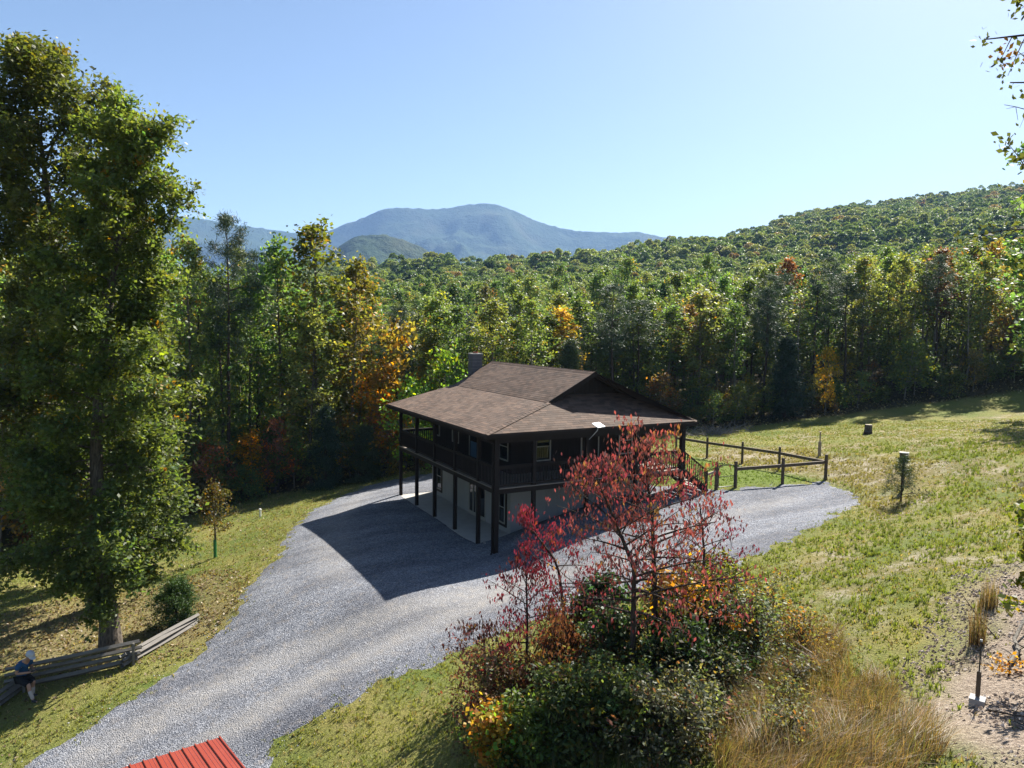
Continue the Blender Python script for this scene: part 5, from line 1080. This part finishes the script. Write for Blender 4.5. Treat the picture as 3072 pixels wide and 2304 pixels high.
# ---------------------------------------------------------------- the person by the rail fence
def skin_mesh(nm, verts, edges, radii, mat, root=0, levels=2):
    me = bpy.data.meshes.new(nm); me.from_pydata([tuple(v) for v in verts], edges, []); ob = bpy.data.objects.new(nm, me); col.objects.link(ob)
    md = ob.modifiers.new('skin', 'SKIN'); md.use_smooth_shade = True
    for i, r in enumerate(radii):
        sv_ = me.skin_vertices[0].data[i]; sv_.radius = (r, r) if not isinstance(r, tuple) else r; sv_.use_root = (i == root)
    ob.modifiers.new('sub', 'SUBSURF').levels = levels; ob.modifiers[-1].render_levels = levels
    dg = bpy.context.evaluated_depsgraph_get(); m2 = bpy.data.meshes.new_from_object(ob.evaluated_get(dg)); m2.name = nm
    bpy.data.objects.remove(ob); bpy.data.meshes.remove(me); m2.materials.clear(); m2.materials.append(mat)
    for p in m2.polygons: p.use_smooth = True
    return m2
px, py = -15.85, -.15; pz = gz(px, py)
person = empty('person', (px, py, pz), 'person in blue shirt, dark shorts and pale cap looking down at a controller', 'person')
fd = Vector((_r2.x, _r2.y, 0)).normalized(); fd = (fd*.96+Vector((-_f.x, -_f.y, 0)).normalized()*.28).normalized(); sd_ = Vector((-fd.y, fd.x, 0))   # facing, own left
def q(f, s, z): v = Vector((px, py, pz))+fd*f+sd_*s; v.z += z; return v
skin = plain('skin', (.36, .20, .14), .5, .4, 0, .06); shirt = plain('blue_shirt', (.025, .075, .17), .85, .2, 0, .15, 20); shorts = plain('dark_shorts', (.012, .013, .017), .85, .2, 0, .15, 20)
capm = plain('cap_cloth', (.45, .47, .52), .8, .2); hairm = plain('dark_hair', (.02, .014, .01), .6, .3); shoe = plain('shoe', (.03, .03, .03), .6); sock = plain('pale_sock', (.42, .36, .33), .85)
# one continuous body: pelvis, spine, head, arms, legs, fingers
V = []; E_ = []; RR = []
def j(v, r, par=None):
    V.append(v); RR.append(r); i = len(V)-1
    if par is not None: E_.append((par, i))
    return i
pel = j(q(0, 0, .66), .135); sp1 = j(q(.0, 0, .82), .13, pel); sp2 = j(q(.04, 0, 1.00), .145, sp1); che = j(q(.12, 0, 1.13), .12, sp2); nk = j(q(.21, 0, 1.21), .058, che); hd0 = j(q(.28, 0, 1.26), .075, nk); hd1 = j(q(.33, 0, 1.32), .095, hd0); hd2 = j(q(.36, 0, 1.385), .075, hd1)
for s in (1, -1):
    sh = j(q(.11, s*.17, 1.12), .066, che); el_ = j(q(.08, s*.25, .86), .047, sh); wr = j(q(.33, s*.11, .88), .032, el_); pm_ = j(q(.39, s*.085, .885), .034, wr)
    for k in range(4):
        a = j(q(.435, s*(.10-.016*k), .898-.004*k), .010, pm_); b = j(q(.465, s*(.09-.016*k), .908-.010*k), .009, a); j(q(.475, s*(.075-.014*k), .890-.010*k), .008, b)
    t1 = j(q(.395, s*.055, .91), .011, pm_); j(q(.43, s*.05, .925), .009, t1)
    if s == 1: kn = q(.30, .12, .50); an = q(.24, .13, .09); toe = q(.40, .15, .045)
    else: kn = q(.38, -.12, .52); an = q(.56, -.14, .10); toe = q(.72, -.15, .06)
    hp = j(q(.04, s*.10, .62), .098, pel); k_ = j(kn, .060, hp); cf = j(kn*.62+an*.38+Vector((0, 0, 0))-fd*.025, .056, k_); a_k = j(an, .036, cf); j(toe, .034, a_k)
body = skin_mesh('body', V, E_, RR, skin, pel); mobj('body', body, person)
mobj('shirt', skin_mesh('shirt', [q(0, 0, .60), q(0, 0, .82), q(.04, 0, 1.00), q(.12, 0, 1.13), q(.17, 0, 1.18), q(.11, .17, 1.12), q(.09, .225, .95), q(.11, -.17, 1.12), q(.09, -.225, .95)],
    [(0, 1), (1, 2), (2, 3), (3, 4), (3, 5), (5, 6), (3, 7), (7, 8)], [.165, .16, .168, .14, .075, .088, .075, .088, .075], shirt), person)
V2 = [q(0, 0, .66), q(.04, .10, .62), q(.24, .115, .53), q(.30, .12, .48), q(.04, -.10, .62), q(.30, -.12, .545), q(.385, -.12, .50)]
mobj('shorts', skin_mesh('shorts', V2, [(0, 1), (1, 2), (2, 3), (0, 4), (4, 5), (5, 6)], [.150, .122, .098, .092, .122, .098, .092], shorts), person)
for s, an, toe, kn in ((1, q(.24, .13, .09), q(.40, .15, .045), q(.30, .12, .5)), (-1, q(.56, -.14, .10), q(.72, -.15, .06), q(.38, -.12, .52))):
    mobj('sock', skin_mesh('sock', [an, an*.35+kn*.65-fd*.02], [(0, 1)], [.05, .066], sock), person); mobj('shoe', skin_mesh('shoe', [an+Vector((0, 0, -.03))-fd*.03, toe, (an+toe)/2], [(0, 2), (2, 1)], [.052, .042, .05], shoe), person)
cv = MB(); c0 = q(.345, 0, 1.385); up = (Vector((0, 0, 1))+fd*.5).normalized(); fr = (fd-up*fd.dot(up)).normalized(); rt_ = up.cross(fr)
n = 14
rings = [[c0+up*zz+(fr*math.cos(t)*1.1+rt_*math.sin(t))*r for t in np.arange(n)*2*np.pi/n] for zz, r in ((-.02, .108), (.04, .110), (.08, .093), (.108, .06), (.118, .008))]
cv.add([v for g in rings for v in g], [(k*n+i, k*n+(i+1) % n, (k+1)*n+(i+1) % n, (k+1)*n+i) for k in range(4) for i in range(n)]); mobj('cap', cv.mesh('cap', capm, True), person)
cb_ = MB(); th_ = np.linspace(-1.1, 1.1, 8); inn = [c0-up*.012+(fr*math.cos(t)*1.1+rt_*math.sin(t))*.108 for t in th_]; out = [c0-up*.04+(fr*(math.cos(t)*.19+.02)+rt_*math.sin(t)*.10) for t in th_]
cb_.add(inn+out+[v+up*.008 for v in inn+out], [(i, i+1, 8+i+1, 8+i) for i in range(7)]+[(16+i, 16+8+i, 16+8+i+1, 16+i+1) for i in range(7)]); mobj('cap_brim', cb_.mesh('cap_brim', capm), person)
hv = skin_mesh('hair', [q(.265, .0, 1.30), q(.262, 0, 1.36)], [(0, 1)], [.075, .085], hairm); mobj('hair', hv, person)
fe = MB(); f0 = q(.33, 0, 1.32); ff_ = (fd-Vector((0, 0, .45))).normalized(); fu = (Vector((0, 0, 1))-ff_*ff_.z).normalized()
fe.add([f0+ff_*.085+fu*.02, f0+ff_*.122-fu*.012, f0+ff_*.088-fu*.02+sd_*.016, f0+ff_*.088-fu*.02-sd_*.016], [(0, 1, 2, 2), (0, 3, 1, 1), (1, 3, 2, 2)]); 
me = bpy.data.meshes.new('nose'); me.from_pydata([tuple(f0+ff_*.085+fu*.02), tuple(f0+ff_*.122-fu*.012), tuple(f0+ff_*.088-fu*.02+sd_*.016), tuple(f0+ff_*.088-fu*.02-sd_*.016)], [], [(0, 1, 2), (0, 3, 1), (1, 3, 2)]); me.materials.append(skin); mobj('nose', me, person)
for s in (1, -1):
    p = f0+ff_*.090+fu*.022+sd_*s*.034; mobj('eye', skin_mesh('eye', [p, p+sd_*.006], [(0, 1)], [.009, .009], M['black'], 0, 1), person)
    p = f0-ff_*.0+sd_*s*.098; mobj('ear', skin_mesh('ear', [p+fu*.02, p-fu*.02], [(0, 1)], [(.010, .018), (.009, .014)], skin, 0, 1), person)
p = f0+ff_*.088-fu*.042; mobj('mouth', skin_mesh('mouth', [p-sd_*.018, p+sd_*.018], [(0, 1)], [.006, .006], plain('lips', (.25, .09, .08)), 0, 1), person)
ctl = empty('controller', tuple(q(.45, 0, .90)), 'small dark controller held in both hands of the person', 'controller')
mc = Matrix.Translation(q(.455, 0, .905)) @ Matrix(((fd.x, sd_.x, 0, 0), (fd.y, sd_.y, 0, 0), (0, 0, 1, 0), (0, 0, 0, 1))) @ Matrix.Rotation(R(-25), 4, 'Y')
mobj('case', cube_mesh(shoe), ctl, mc @ Matrix.Diagonal((.085, .15, .035, 1))); mobj('screen', cube_mesh(M['glass']), ctl, mc @ Matrix.Translation((.02, 0, .024)) @ Matrix.Diagonal((.07, .13, .008, 1)))

# ---------------------------------------------------------------- the air
if HAZE > 0:
    hz = box('haze', None, (-2500, -900, -12), (5600, 7200, 790), M['white'])
    me = hz.data.copy(); hz.data = me; me.materials.clear(); m, nt, ns, ls = newmat('haze')
    pv = N(nt, 'ShaderNodeVolumePrincipled', Density=HAZE, Anisotropy=.1); pv.inputs['Color'].default_value = (.34, .57, 1.0, 1)
    o = nt.nodes.new('ShaderNodeOutputMaterial'); ls.new(pv.outputs[0], o.inputs['Volume']); me.materials.append(m); tag(hz, 'thin blue haze of the valley air', None, None, 'stuff')
